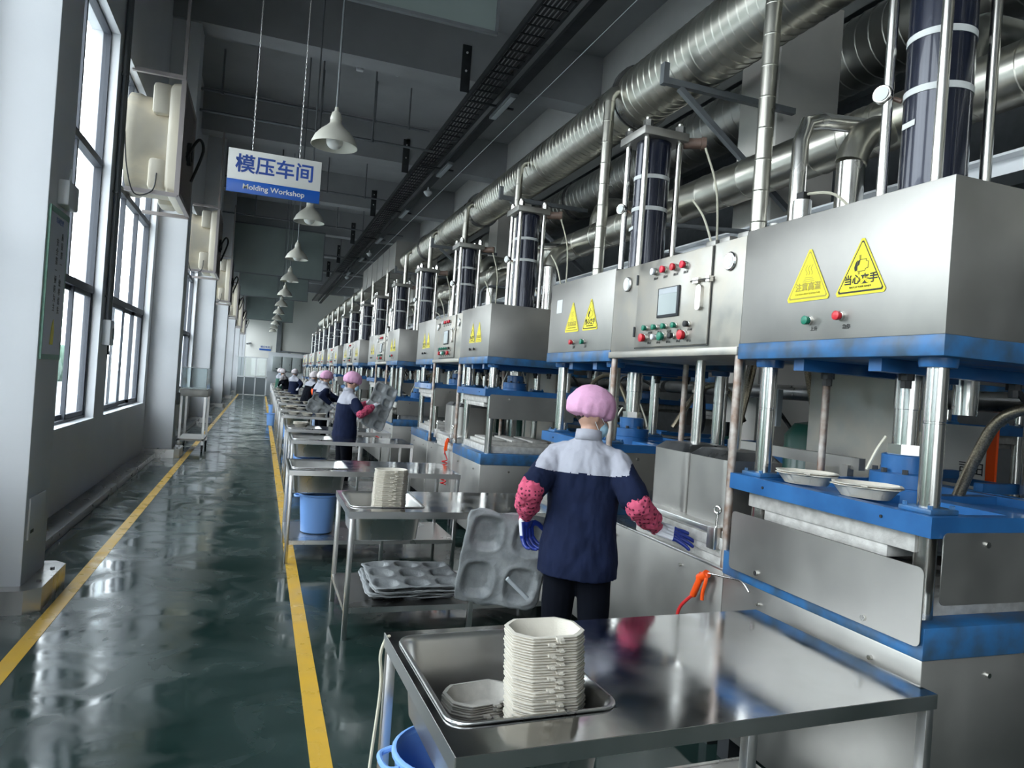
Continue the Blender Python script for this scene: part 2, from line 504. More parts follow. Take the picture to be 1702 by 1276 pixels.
# left columns with stainless guards round the foot
for i, y in enumerate(COLY):
    bm = new(); box(bm, -1.8, y, .0, -1.345, y + .53, 8.5, .01); struct('column', bm, 'wall')
    bm = new()
    prism(bm, [(-1.8, y - .11), (-1.30, y - .11), (-1.22, y - .03), (-1.22, y + .56), (-1.30, y + .64), (-1.8, y + .64)], Matrix.Identity(4), .15)
    g = obj('column_guard', bm, 'steel')
    g['kind'] = 'structure'
    bm = new()
    for q in ((-1.27, y + .1), (-1.27, y + .42), (-1.55, y - .06)):
        cyl(bm, (q[0], q[1], .15), (q[0], q[1], .162), .014, 8)
    obj('bolt', bm, 'steeldark', g)
for i, (a, b) in enumerate(zip(COLY, COLY[1:])):
    bm = new(); box(bm, -1.8, a + .64, 0, -1.58, b - .11, .085, .006)
    s = struct('baseboard_left', bm, 'steeldark')
    bm = new()
    for k in range(9): cyl(bm, (-1.66, a + 1.1 + k * .8, .085), (-1.66, a + 1.1 + k * .8, .095), .014, 8)
    obj('bolt', bm, 'steel', s)
# right hand row of square columns behind the machines
for y in COLY:
    bm = new(); box(bm, 4.2, y, 0, 4.88, y + .55, 5.35, .01); struct('column', bm, 'pillar')

# painted lines
for (x, nm) in ((-1.143, 'trim_1'), (.351, 'trim_2')):
    bm = new(); box(bm, x - .045, Y0 + 3, 0, x + .045, 44 if x < 0 else 43, .0025); struct(nm, bm, 'yellow')

# end wall beyond, with projecting pier
bm = new(); box(bm, -2.1, Y1, 0, XR, Y1 + .2, 8.5); struct('wall_end', bm, 'wallend')
bm = new(); box(bm, 1.05, Y1 - .25, 0, 1.4, Y1, 5.6); struct('trim_3', bm, 'greyp')
bm = new(); box(bm, 1.35, Y1 - .5, 3.0, 4.2, Y1 - .3, 3.12)
box(bm, 2.0, Y1 - .6, 0, 2.2, Y1 - .4, 3.0); box(bm, 3.1, Y1 - .6, 0, 3.3, Y1 - .4, 3.0); struct('trim_4', bm, 'greyp')

# glazed partition across the aisle end
root = thing('wall_partition', None, None); root['kind'] = 'structure'
YP = 44.0
for x in (-1.3, -.88, -.28, .32):
    bm = new(); box(bm, x - .03, YP, 0, x + .03, YP + .06, 2.2); obj('post', bm, 'whitep', root)
for z in (1.02, 2.16):
    bm = new(); box(bm, -1.33, YP, z, .35, YP + .06, z + .06); obj('rail', bm, 'whitep', root)
for (a, b) in ((-1.27, -.91), (-.85, -.31), (-.25, .29)):
    bm = new(); box(bm, a, YP + .02, .03, b, YP + .04, 1.02); obj('panel', bm, 'greyflap', root)
    bm = new(); box(bm, a, YP + .025, 1.08, b, YP + .032, 2.16); obj('pane', bm, 'clearbox', root)
bm = new(); box(bm, .36, YP + .9, 0, 4.2, YP + 1.0, 2.6); struct('wall_screen', bm, 'wall')
# ------------------------------------------------------------------ presses
ORD = ['nearest the camera', 'second', 'third', 'fourth', 'fifth', 'sixth', 'seventh', 'eighth', 'ninth', 'tenth', 'eleventh', 'twelfth', 'thirteenth', 'fourteenth', 'fifteenth', 'sixteenth', 'seventeenth', 'eighteenth', 'nineteenth']
COLP = [(.10, .10), (.10, .96), (.92, .10), (.92, .96)]

def sticker(parent, y, zc, kind, w=.25, h=.225, x=-.002):
    """yellow triangle with rounded corners on the front sheet"""
    def tri(w, h, r=.012):
        pts = [(-w / 2, -h / 2), (w / 2, -h / 2), (0, h / 2)]
        out = []
        for i in range(3):
            p = V(pts[i]); a = (V(pts[i - 1]) - p).normalized(); c = (V(pts[(i + 1) % 3]) - p).normalized()
            for s in range(4):
                q = p + a * r * (1 - s / 3) * 1.2 + c * r * (s / 3) * 1.2
                out.append((q.x, q.y))
        return out
    F = fr(FX, (x, y, zc))
    bm = new(); prism(bm, tri(w, h), F, .0012); s = obj('warning_sticker', bm, 'stickyel', parent)
    ink = 'ink' if kind == 'hand' else 'inkfade'
    bm = new()
    o = tri(w * .90, h * .90, .008); i_ = tri(w * .90 - .018, h * .90 - .016, .006)
    F2 = fr(FX, (x - .0014, y, zc - .002))
    a = [bm.verts.new(F2 @ V((p[0], p[1], 0))) for p in o]; b_ = [bm.verts.new(F2 @ V((p[0], p[1] - .001, 0))) for p in i_]
    bridge(bm, a, b_)
    obj('border', bm, ink, s, False)
    F3 = fr(FX, (x - .0014, y, zc - .002))
    bm = new()
    if kind == 'hand':
        prism(bm, [(-.028, .012), (-.020, .022), (-.018, -.018), (-.030, -.020), (-.034, -.006)], F3, .0006)
        prism(bm, [(-.018, .018), (-.006, .024), (-.010, .004), (-.018, -.002)], F3, .0006)
        def ln(x0, y0, x1, y1, t_=.0022):
            d = V((x1 - x0, y1 - y0)).normalized(); n = V((-d.y, d.x)) * t_ / 2
            prism(bm, [(x0 - n.x, y0 - n.y), (x1 - n.x, y1 - n.y), (x1 + n.x, y1 + n.y), (x0 + n.x, y0 + n.y)], F3, .0006)
        path = [(-.008, .022), (.022, .022), (.022, .014), (.032, .012), (.032, -.012), (.020, -.014), (.018, -.022), (-.018, -.022)]
        for p_, q_ in zip(path, path[1:]): ln(*p_, *q_)
        ln(-.010, .024, -.010, .040); ln(-.005, .024, -.005, .040); ln(-.012, -.024, -.012, -.034); ln(-.007, -.024, -.007, -.034)
        tx, en, ts = '当心夹手', 'WATCH YOUR HANDS', .040
    else:
        def ln(x0, y0, x1, y1, t_=.0025):
            d = V((x1 - x0, y1 - y0)).normalized(); n = V((-d.y, d.x)) * t_ / 2
            prism(bm, [(x0 - n.x, y0 - n.y), (x1 - n.x, y1 - n.y), (x1 + n.x, y1 + n.y), (x0 + n.x, y0 + n.y)], F3, .0006)
        for dx in (-.015, 0, .015):
            pts = [(dx + .005 * math.sin(k * 1.1), -.004 + k * .006) for k in range(8)]
            for p_, q_ in zip(pts, pts[1:]): ln(*p_, *q_)
        for k, wd in enumerate((.022, .028, .034)): ln(-wd, -.014 - .008 * k, wd, -.014 - .008 * k)
        tx, en, ts = '注意高温', 'CAUTION HIGH TEMPERATURE', .036
    obj('pictogram', bm, ink, s, False)
    text('lettering', tx, ts, ink, s, FX, (x - .002, y, zc - .056), off=.0009)
    text('lettering', en, .010, ink, s, FX, (x - .002, y, zc - .083))
    return s

def button(parent, y, z, colr, r=.018, l=.035, x=0, nm='push_button'):
    bm = new(); lathe(bm, [(r * .8, 0), (r * .8, l * .55), (r, l * .6), (r, l * .95), (r * .8, l)], (x, y, z), (-1, 0, 0), 14)
    b_ = obj(nm, bm, colr, parent)
    bm = new(); lathe(bm, [(r * 1.0, 0), (r * 1.0, l * .35), (r * .85, l * .4)], (x, y, z), (-1, 0, 0), 14)
    obj('collar', bm, 'chrome', b_)
    return b_

def make_press(name, label, group, platen_z=1.246, greenleft=True, front_sheet=True, bowls=False):
    t = thing(name, label, 'machine', (0, 0, 0), 0, group)
    bm = new(); box(bm, 0, 0, .126, 1.02, 1.06, .844, .006)
    obj('base_cabinet', bm, 'steelsat', t)
    for (x, y) in ((.06, .06), (.06, 1.0), (.96, .06), (.96, 1.0)):
        bm = new(); box(bm, x - .04, y - .04, 0, x + .04, y + .04, .13); obj('foot', bm, 'darkmetal', t)
    bm = new()
    for y in (.20, .80): cyl(bm, (0, y, .78), (-.012, y, .78), .009, 8)
    for x in (.3, .8): cyl(bm, (x, 0, .78), (x, -.012, .78), .009, 8)
    obj('bolt', bm, 'chrome', t)
    bm = new(); box(bm, -.004, -.004, .844, 1.02, 1.064, .952, .004); obj('base_plate', bm, 'bluewear', t)
    for (x, y) in COLP:
        bm = new(); lathe(bm, [(.0365, .95), (.0365, 1.62), (.0345, 1.622), (.0345, 1.628), (.0365, 1.63), (.0365, 1.86)], (x, y, 0), n=20)
        c = obj('column', bm, 'chrome', t)
        bm = new(); lathe(bm, [(.058, 1.815), (.062, 1.83), (.062, 1.85)], (x, y, 0), n=18); obj('collar', bm, 'blue', c)
        bm = new(); box(bm, x - .065, y - .065, platen_z + .07, x + .065, y + .065, platen_z + .088, .004)
        for (a, b_) in ((-.05, -.05), (.05, -.05), (-.05, .05), (.05, .05)): cyl(bm, (x + a, y + b_, platen_z + .088), (x + a, y + b_, platen_z + .10), .009, 6)
        obj('flange', bm, 'bluewear', c)
    # moving platen: plate with raised rim, pockets and ribs
    z = platen_z
    bm = new(); box(bm, 0, 0, z, 1.02, 1.06, z + .035)
    box(bm, 0, 0, z + .035, .05, 1.06, z + .07); box(bm, .97, 0, z + .035, 1.02, 1.06, z + .07)
    box(bm, .05, 0, z + .035, .97, .05, z + .07); box(bm, .05, 1.01, z + .035, .97, 1.06, z + .07)
    box(bm, .05, .49, z + .035, .97, .55, z + .066); box(bm, .46, .05, z + .035, .56, 1.01, z + .064)
    for (x, y) in COLP: box(bm, x - .09, y - .09, z + .035, x + .09, y + .09, z + .0705)
    obj('platen', bm, 'blue', t)
    bm = new()
    for y in (.2, .83): cyl(bm, (0, y, z + .035), (-.004, y, z + .035), .006, 8)
    obj('threaded_hole', bm, 'black', t)
    # moulds: upper hung under the platen, lower on the base
    bm = new(); box(bm, .05, .10, z - .07, .97, .98, z, .003); obj('upper_mould', bm, 'mould', t)
    bm = new(); box(bm, .06, .22, z - .115, .94, .88, z - .07, .003); obj('mould_plate', bm, 'mould', t)
    bm = new(); box(bm, .08, .10, .952, .94, .96, 1.02, .004); obj('lower_mould', bm, 'mould', t)
    bm = new(); box(bm, .14, .22, 1.02, .88, .90, 1.055, .003)
    for k in range(3): box(bm, .18 + .23 * k, .26, 1.055, .18 + .23 * k + .17, .86, 1.075, .004)
    obj('cavity_block', bm, 'mould', t)
    # side guard sheet hung on the platen, near side
    bm = new(); prism(bm, rpoly(.92, .24, .02, cx=.51, cy=z - .10), fr(FY, (0, -.004, 0)), .004); s_ = obj('side_sheet', bm, 'steelsat', t)
    bm = new(); cyl(bm, (.25, -.004, z - .02), (.25, -.014, z - .02), .011, 8); cyl(bm, (.75, -.004, z - .02), (.75, -.014, z - .02), .009, 8)
    obj('bolt', bm, 'chrome', s_)
    if front_sheet:
        bm = new(); prism(bm, rpoly(1.0, .26, .022, cx=-.495, cy=1.02), fr(FX, (-.02, 0, 0)), .004); s_ = obj('front_sheet', bm, 'steelsat', t)
        bm = new()
        for y in (.22, .80):
            cyl(bm, (0, y, .915), (-.034, y, .915), .011, 8)
        obj('bolt', bm, 'chrome', s_)
    # top: blue crosshead, stainless head box
    bm = new(); box(bm, -.004, -.004, 1.848, 1.03, 1.064, 1.92, .003); obj('crosshead', bm, 'bluewear', t)
    bm = new(); box(bm, .06, .3, 1.80, .96, .36, 1.848); box(bm, .06, .7, 1.80, .96, .76, 1.848); obj('stiffener', bm, 'blue', t)
    for (x, y) in ((.22, .33), (.22, .73), (.8, .33), (.8, .73)):
        bm = new(); cyl(bm, (x, y, 1.775), (x, y, 1.80), .028, 8); cyl(bm, (x, y, 1.745), (x, y, 1.775), .02, 6); obj('hanging_nut', bm, 'black', t)
    bm = new(); box(bm, 0, 0, 1.92, 1.02, 1.06, 2.446, .003); obj('head_box', bm, 'steelsat', t)
    # ram
    bm = new(); lathe(bm, [(.052, z + .27), (.052, z + .42), (.056, z + .422), (.056, 1.85)], (.51, .57, 0), n=22); obj('ram', bm, 'chrome', t)
    bm = new(); lathe(bm, [(.13, z + .035), (.13, z + .085), (.127, z + .088), (.127, z + .092), (.13, z + .095), (.13, z + .15), (.088, z + .155), (.088, z + .225), (.075, z + .23)], (.51, .57, 0), n=24)
    r_ = obj('ram_base', bm, 'blue', t)
    bm = new()
    for k in range(8): cyl(bm, (.51 + .108 * math.cos(k * PI / 4), .57 + .108 * math.sin(k * PI / 4), z + .15), (.51 + .108 * math.cos(k * PI / 4), .57 + .108 * math.sin(k * PI / 4), z + .17), .012, 6)
    obj('bolt', bm, 'darkmetal', r_)
    bm = new(); cyl(bm, (.51, .57, z + .228), (.51, .57, z + .272), .07, 6); obj('hex_nut', bm, 'chrome', r_)
    bm = new(); tube(bm, [(.40, .66, z + .15), (.43, .64, z + .24), (.455, .62, z + .30)], .007, 6); obj('hose', bm, 'cream', r_)
    bm = new(); tube(bm, [(.60, .48, z + .12), (.585, .50, z + .22), (.55, .53, z + .33)], .007, 6)
    obj('hose', bm, 'cream', r_)
    # main cylinder above the box
    zt = 3.49
    bm = new(); cyl(bm, (.51, .53, 2.446), (.51, .53, zt), .128, 32); mc = obj('main_cylinder', bm, 'navycyl', t)
    for zz in (2.98, 3.21):
        bm = new(); lathe(bm, [(.131, zz), (.131, zz + .028)], (.51, .53, 0), n=32); obj('band', bm, 'labelw', mc)
    bm = new(); prism(bm, [(-.03, -.02), (.03, -.012), (.03, .012), (-.03, .004)], fr(FX, (.381, .55, 2.86)), .002); obj('paper_label', bm, 'labelw', mc)
    a = .133
    for (sx_, sy_) in ((-1, -1), (-1, 1), (1, -1), (1, 1)):
        bm = new(); cyl(bm, (.51 + sx_ * a, .53 + sy_ * a, 2.446), (.51 + sx_ * a, .53 + sy_ * a, 3.62), .022, 12); rd = obj('tie_rod', bm, 'chrome', t)
        bm = new(); cyl(bm, (.51 + sx_ * a, .53 + sy_ * a, 3.55), (.51 + sx_ * a, .53 + sy_ * a, 3.60), .036, 6); obj('hex_nut', bm, 'chrome', rd)
    bm = new(); box(bm, .51 - a - .05, .53 - a - .05, zt, .51 + a + .05, .53 + a + .05, 3.55, .006); obj('cylinder_cap', bm, 'steelsat', t)
    bm = new(); cyl(bm, (.69, .42, 3.50), (.80, .36, 3.50), .04, 14); cyl(bm, (.80, .36, 3.50), (.83, .345, 3.50), .048, 14); obj('cap_valve', bm, 'brown', t)
    bm = new(); lathe(bm, [(.036, 0), (.040, .004), (.040, .026), (.01, .03)], (.34, .665, 3.02), (.9, .35, 0), 18); g_ = obj('pressure_gauge', bm, 'chrome', t)
    bm = new(); cyl(bm, (.339, .6646, 3.02), (.337, .664, 3.02), .032, 18); obj('dial', bm, 'labelw', g_)
    bm = new(); tube(bm, [(.37, .675, 3.02), (.40, .66, 3.01), (.42, .63, 2.99)], .01, 8); obj('fitting', bm, 'brown', g_)
    bm = new(); tube(bm, [(.80, .30, 3.45), (.86, .22, 3.15), (.84, .14, 2.75), (.80, .10, 2.44)], .008, 8); obj('hose', bm, 'cream', t)
    bm = new(); tube(bm, [(.70, .26, 3.05), (.74, .16, 2.9), (.76, .06, 2.65), (.76, .05, 2.44)], .008, 8); obj('hose', bm, 'cream', t)
    return t

UY = 1.724
press1 = make_press('hydraulic_press', 'blue and stainless press with the largest warning stickers, nearest the camera at the right edge', 'hydraulic presses in the long row')
for k, (y, kd) in enumerate(((.637, 'heat'), (.365, 'hand'))):
    sticker(press1, y, 2.196, kd)
button(press1, .614, 2.0, 'green'); button(press1, .448, 2.008, 'red')
text('lettering', '上升', .02, 'ink', press1, FX, (-.002, .59, 1.965)); text('lettering', '急停', .02, 'ink', press1, FX, (-.002, .42, 1.965))
press1.location = (2.1, UY, 0)
press2 = make_press('hydraulic_press', 'press just beyond the stainless control cabinet, behind the worker in pink cap and polka sleeves', 'hydraulic presses in the long row')
for k, (y, kd) in enumerate(((.627, 'heat'), (.326, 'hand'))): sticker(press2, y, 2.178, kd)
button(press2, .585, 1.988, 'red'); button(press2, .40, 1.986, 'green')
text('lettering', '急停', .02, 'ink', press2, FX, (-.002, .57, 1.952)); text('lettering', '上升', .02, 'ink', press2, FX, (-.002, .38, 1.952))
bm = new(); box(bm, -.002, .83, 2.22, 0, .93, 2.32); obj('paper_label', bm, 'labelw', press2)
press2.location = (2.1, 4.09, 0)
# raised-platen pair for the second machine
press3 = make_press('hydraulic_press', 'x', 'hydraulic presses in the long row', platen_z=1.525, front_sheet=False)
for k, (y, kd) in enumerate(((.60, 'hand'), (.36, 'heat'))): sticker(press3, y, 2.18, kd, .22, .22)
button(press3, .60, 2.0, 'black', .014, .03); button(press3, .45, 2.0, 'black', .014, .03)
press3.location = (2.1, 6.70, 0)

# control cabinet
cab = thing('control_cabinet', 'x', 'cabinet', (2.1, 2.787, 0), 0, 'control cabinets between paired presses')
cw = 1.303
bm = new(); box(bm, .002, .001, 1.905, .62, cw - .001, 2.43, .003); obj('cabinet_body', bm, 'steelwarm', cab)
bm = new(); box(bm, -.012, 0, 1.868, .62, cw, 1.906, .002); obj('lip', bm, 'steelwarm', cab)
bm = new(); box(bm, -.012, .25, 1.925, .002, .98, 2.422, .004); dr = obj('door', bm, 'steelwarm', cab)
bm = new(); box(bm, -.003, .245, 1.92, -.001, .249, 2.424); box(bm, -.004, .984, 1.92, -.001, .988, 2.424); box(bm, -.004, .25, 1.918, -.001, .98, 1.922); obj('door_seam', bm, 'darkmetal', cab)
for zz in (2.02, 2.33):
    bm = new(); cyl(bm, (-.014, .984, zz - .03), (-.014, .984, zz + .03), .008, 8); obj('hinge', bm, 'darkmetal', dr)
for y, c in ((.786, 'whitep'), (.684, 'redlit'), (.58, 'red'), (.482, 'redlit')): button(dr, y, 2.355, c, .02, .03, -.012, 'indicator_lamp')
for y in (.786, .684, .58, .482): text('lettering', '指示', .02, 'ink', dr, FX, (-.014, y - .01, 2.315), sxy=(1.2, .8))
for y, c in ((.835, 'green'), (.73, 'green'), (.629, 'green'), (.527, 'green'), (.408, 'black')): button(dr, y, 2.034, c, .016, .035, -.012)
for y, c, r in ((.848, 'red', .024), (.721, 'whitep', .016), (.646, 'green', .024), (.543, 'black', .017), (.441, 'red', .026)): button(dr, y, 1.978, c, r, .04, -.012)
for y in (.80, .70, .60, .50, .40):
    text('lettering', '启动', .018, 'ink', dr, FX, (-.0135, y, 2.006), sxy=(1.2, .8)); text('lettering', '停止', .018, 'ink', dr, FX, (-.0135, y, 1.947), sxy=(1.2, .8))
bm = new(); box(bm, -.022, .515, 2.085, -.010, .73, 2.252, .003); sc_ = obj('touch_screen', bm, 'darkmetal', dr)
bm = new(); box(bm, -.0235, .53, 2.10, -.0219, .715, 2.215); obj('display', bm, 'lcd', sc_)
bm = new(); box(bm, -.0245, .53, 2.215, -.0219, .715, 2.246); obj('protective_film', bm, 'lightgreyp', sc_)
bm = new(); cyl(bm, (-.025, .40, 2.255), (-.025, .225, 2.252), .006, 8); box(bm, -.03, .33, 2.24, -.01, .38, 2.27); box(bm, -.03, .235, 2.24, -.005, .265, 2.268); obj('bolt_latch', bm, 'chrome', dr)
bm = new(); prism(bm, rpoly(.045, .13, .02, cx=-.32, cy=2.165), fr(FX, (-.012, 0, 0)), .02); obj('handle', bm, 'chrome', dr)
for y, r in ((1.128, .034), (.109, .034)):
    bm = new(); lathe(bm, [(.044, 0), (.046, .006), (.040, .012), (.034, .012)], (0, y, 2.323), (-1, 0, 0), 22); g_ = obj('round_gauge', bm, 'steel', cab)
    bm = new(); cyl(bm, (-.0121, y, 2.323), (-.0135, y, 2.323), .032, 22); obj('dial', bm, 'labelw', g_)
bm = new()
for y in (.15, .30, .42): box(bm, .12, y, 2.43, .24, y + .09, 2.50, .01)
cyl(bm, (.2, .05, 2.43), (.2, .05, 2.52), .03, 10); cyl(bm, (.12, .5, 2.45), (.12, .7, 2.45), .02, 10)
obj('valve_bank', bm, 'steelsat', cab)
for (x, y) in ((.02, .02), (.02, 1.27), (.55, .02), (.55, 1.27)):
    bm = new(); cyl(bm, (x, y, .85), (x, y, 1.87), .019, 12); obj('post', bm, 'rust', cab)

# transfer base with forming canisters
tb = thing('transfer_base', 'x', 'machine base', (2.1, 2.787, 0), 0, 'stainless bases between paired presses')
bm = new(); box(bm, .004, .004, .126, 1.0, cw - .004, .85, .004); obj('base_cabinet', bm, 'steelsat', tb)
bm = new(); box(bm, .0, .0, .85, 1.0, cw, .862, .002); obj('top_sheet', bm, 'steel', tb)
for (x, y) in ((.06, .1), (.06, 1.2), (.9, .1), (.9, 1.2)):
    bm = new(); box(bm, x - .03, y - .03, 0, x + .03, y + .03, .13); obj('foot', bm, 'darkmetal', tb)
bm = new(); cyl(bm, (.004, .35, .79), (-.01, .35, .79), .008, 8); cyl(bm, (.004, 1.05, .79), (-.01, 1.05, .79), .008, 8); obj('bolt', bm, 'chrome', tb)
th = thing('forming_head', 'x', 'machine head', (2.1, 2.787, 0), 0, 'forming heads with twin canisters')
bm = new(); box(bm, .02, .05, .862, .78, .86, .905, .004); box(bm, .01, .03, .905, .80, .88, .945, .003); obj('lower_mould', bm, 'mould', th)
bm = new(); box(bm, .0, .02, .945, .80, .87, .998, .003); obj('upper_mould', bm, 'mould', th)
bm = new(); box(bm, .012, .04, .998, .78, .86, 1.03, .003); obj('carrier_plate', bm, 'steel', th)
for (y) in (.075, .83):
    bm = new(); box(bm, -.03, y - .03, .94, .03, y + .03, 1.045, .004); cl = obj('clamp', bm, 'steel', th)
    bm = new(); cyl(bm, (0, y, 1.045), (0, y, 1.105), .006, 8)
    lathe(bm, [(.016 + .0065 * math.cos(a), .0065 * math.sin(a)) for a in [k * PI / 4 for k in range(8)]], (0, y, 1.125), (1, .4, 0), 16, closed=True)
    obj('eye_bolt', bm, 'chrome', cl)
for (ya, yb) in ((.145, .49), (.505, .845)):
    bm = new()
    prism(bm, rpoly(.34, yb - ya, .04, 5, cx=.26, cy=(ya + yb) / 2), Matrix.Translation((0, 0, 1.03)), .325)
    cn = obj('canister', bm, 'steelsat', th)
    bm = new()
    lo_ = rpoly(.345, yb - ya + .002, .04, 5, cx=.26, cy=(ya + yb) / 2); hi_ = rpoly(.26, yb - ya - .09, .03, 5, cx=.26, cy=(ya + yb) / 2)
    a_ = [bm.verts.new((q[0], q[1], 1.355)) for q in lo_]; b_ = [bm.verts.new((q[0], q[1], 1.395)) for q in hi_]
    bridge(bm, a_, b_); bm.faces.new(b_); bm.faces.new(a_[::-1])
    obj('lid', bm, 'steeldark', cn)
    yc = (ya + yb) / 2
    bm = new(); cyl(bm, (.26, yc, 1.39), (.26, yc, 1.87), .026, 16); obj('push_rod', bm, 'chrome', th)
    bm = new(); cyl(bm, (.30, yc + .09, 1.395), (.30, yc + .09, 1.87), .013, 10); obj('guide_rod', bm, 'rust', th)
bm = new(); box(bm, .72, -.05, 1.35, .76, 1.0, 1.41); box(bm, .70, .0, 1.0, .74, .05, 1.37); obj('guide_rail', bm, 'steelsat', th)

# behind each pair: stainless screen, tanks, stand pipes and hoses
bp = thing('service_piping', 'x', 'piping', (3.2, 1.724, 0), 0, 'service piping behind the presses')
bm = new(); box(bm, .05, .95, .9, .07, 1.85, 2.0); obj('steel_screen', bm, 'steelwarm', bp)
for (x, y, r, h, c) in ((.35, 2.1, .20, 1.55, 'greentank'), (.55, 3.35, .18, 1.35, 'greentank'), (.4, 4.3, .2, 1.2, 'greentank'), (.5, .35, .2, 1.3, 'greentank')):
    bm = new(); lathe(bm, [(r * .9, .1), (r, .16), (r, h - .1), (r * .7, h - .02), (r * .2, h)], (x, y, 0), n=20); tk = obj('tank', bm, c, bp)
    bm = new(); cyl(bm, (x, y, h), (x, y, h + .12), .03, 10); cyl(bm, (x, y, h + .05), (x + .1, y, h + .05), .02, 8); obj('valve', bm, 'darkmetal', tk)
for (x, y, r, z0, z1, c) in ((.22, 1.1, .022, .1, 2.5, 'chrome'), (.3, 2.55, .03, .1, 2.6, 'steelsat'), (.18, 2.9, .025, .1, 2.5, 'chrome'), (.5, 3.7, .04, .1, 2.7, 'steelsat'), (.22, 4.0, .03, .1, 2.4, 'rust'), (.45, .75, .04, .1, 2.6, 'chrome'), (.6, 1.9, .05, 0, 2.9, 'clad')):
    bm = new(); cyl(bm, (x, y, z0), (x, y, z1), r, 12)
    for zz in (1.2, 1.7): cyl(bm, (x, y, zz), (x, y, zz + .025), r * 1.7, 10)
    obj('stand_pipe', bm, c, bp)
for (x, y0_, y1_, z, r, c) in ((.15, -.3, 4.6, .5, .04, 'steeldark'), (.35, -.3, 4.6, .75, .05, 'steelsat'), (.75, -.3, 4.6, 1.75, .06, 'steeldark'), (.6, -.3, 4.6, 2.3, .05, 'steelsat')):
    bm = new(); cyl(bm, (x, y0_, z), (x, y1_, z), r, 12); obj('header_pipe', bm, c, bp)
for pts in ([(.0, .25, 1.35), (.15, .15, 1.75), (.35, .05, 1.8), (.5, -.1, 1.4)], [(.05, 2.55, 1.4), (.12, 2.5, 1.9), (.25, 2.7, 1.95), (.3, 2.9, 1.2)], [(.0, 3.3, 1.4), (.15, 3.2, 1.7), (.25, 3.0, 1.75), (.3, 2.8, 1.5)], [(.1, 1.95, 1.9), (.25, 2.0, 1.45), (.4, 2.3, 1.1)]):
    bm = new(); tube(bm, pts, .022, 8); obj('hose', bm, 'braid', bp)
for pts in ([(.1, .6, 1.8), (.3, .5, 1.55), (.6, .3, 1.5)], [(.1, 2.3, 1.7), (.3, 2.2, 1.4), (.5, 2.4, 1.2)], [(-.1, 4.6, 1.2), (.1, 4.4, 1.8), (.4, 4.2, 1.7)], [(.05, 3.0, 1.75), (.25, 3.3, 1.35), (.1, 3.8, 1.3)]):
    bm = new(); tube(bm, pts, .014, 6); obj('cable', bm, 'black', bp)
bm = new(); box(bm, .1, 2.2, 1.5, .14, 2.32, 1.75); box(bm, .3, 3.5, 1.9, .5, 3.8, 2.2); obj('terminal_box', bm, 'lightgreyp', bp)
bm = new()
for k in range(7): box(bm, .2, .2 + .6 * k, 1.28, .8, .25 + .6 * k, 1.33)
box(bm, .2, -.3, 1.25, .24, 4.6, 1.29); box(bm, .8, -.3, 1.25, .84, 4.6, 1.29); obj('cable_rack', bm, 'blue', bp)

NU = 8
UYS = [1.724, 6.70] + [6.70 + 4.95 * k for k in range(1, NU - 1)]
LBL = {}
far_skip = ('bolt', 'threaded_hole', 'fitting', 'hanging_nut', 'collar', 'lettering')
for k, uy in enumerate(UYS):
    sk = far_skip if k >= 4 else ()
    od = ORD[k] if k else 'nearest'
    if k == 0:
        cab['label'] = 'stainless control cabinet with touch screen and coloured buttons, nearest the camera'
        tb['label'] = 'plain stainless base with orange air gun on its front, beside the worker reaching in'
        th['label'] = 'two stainless canisters on a clamped mould plate in front of the reaching worker'
        bp['label'] = 'pipes, green tanks and hoses behind the nearest pair of presses'
        continue
    # pair: near press, cabinet, far press
    raised = k in (1, 3, 4, 6)
    if k == 1: press3['label'] = 'near press of the second machine pair with raised platen and open white moulds'
    else: dup(press3 if raised else press1, (2.1, uy, 0), label='near press of the %s machine pair along the row' % od, skip=sk)
    dup(press3 if k in (1, 2, 5) else press2, (2.1, uy + 2.366, 0), label='far press of the %s machine pair along the row' % od, skip=sk)
    dup(cab, (2.1, uy + 1.063, 0), label='control cabinet in the %s machine pair along the row' % od, skip=sk)
    dup(tb, (2.1, uy + 1.063, 0), label='stainless base under the cabinet of the %s machine pair' % od, skip=sk)
    dup(th, (2.1, uy + 1.063, 0), label='twin canister head under the cabinet of the %s machine pair' % od, skip=sk)
    dup(bp, (3.2, uy, 0), label='pipes and tanks behind the presses of the %s machine pair' % od, skip=sk)
# the mirrored row seen through the gaps
for k, uy in enumerate(UYS[:5]):
    for q, dy in enumerate((0, 2.366)):
        dup(press3, (6.1, uy + dy + 1.06, 0), rz=PI, label='press of the opposite row, %s of those seen through the gaps' % ORD[2 * k + q].replace('nearest the camera', 'first'), group='presses of the opposite row',
            skip=far_skip + ('warning_sticker', 'push_button', 'hose', 'pressure_gauge'))
# ------------------------------------------------------------------ ducts and pipes overhead
def ribbed(bm, x, z, y0, y1, r, pitch, rib=.008, n=28):
    prof = [(r * .98, 0)]
    y = 0; Ld = y1 - y0
    while y < Ld - pitch:
        prof += [(r, y + .004), (r, y + pitch - .024), (r, y + pitch - .02), (r + rib, y + pitch - .014), (r + rib, y + pitch - .006), (r, y + pitch)]
        y += pitch
    prof += [(r, Ld)]
    lathe(bm, prof, (x, y0, z), (0, 1, 0), n)

def flange(parent, x, z, y, r):
    bm = new(); lathe(bm, [(r, -.03), (r + .035, -.03), (r + .035, -.012), (r + .012, -.010), (r + .012, .010), (r + .035, .012), (r + .035, .03), (r, .03)], (x, y, z), (0, 1, 0), 28)
    return obj('flange', bm, 'steeldark', parent)

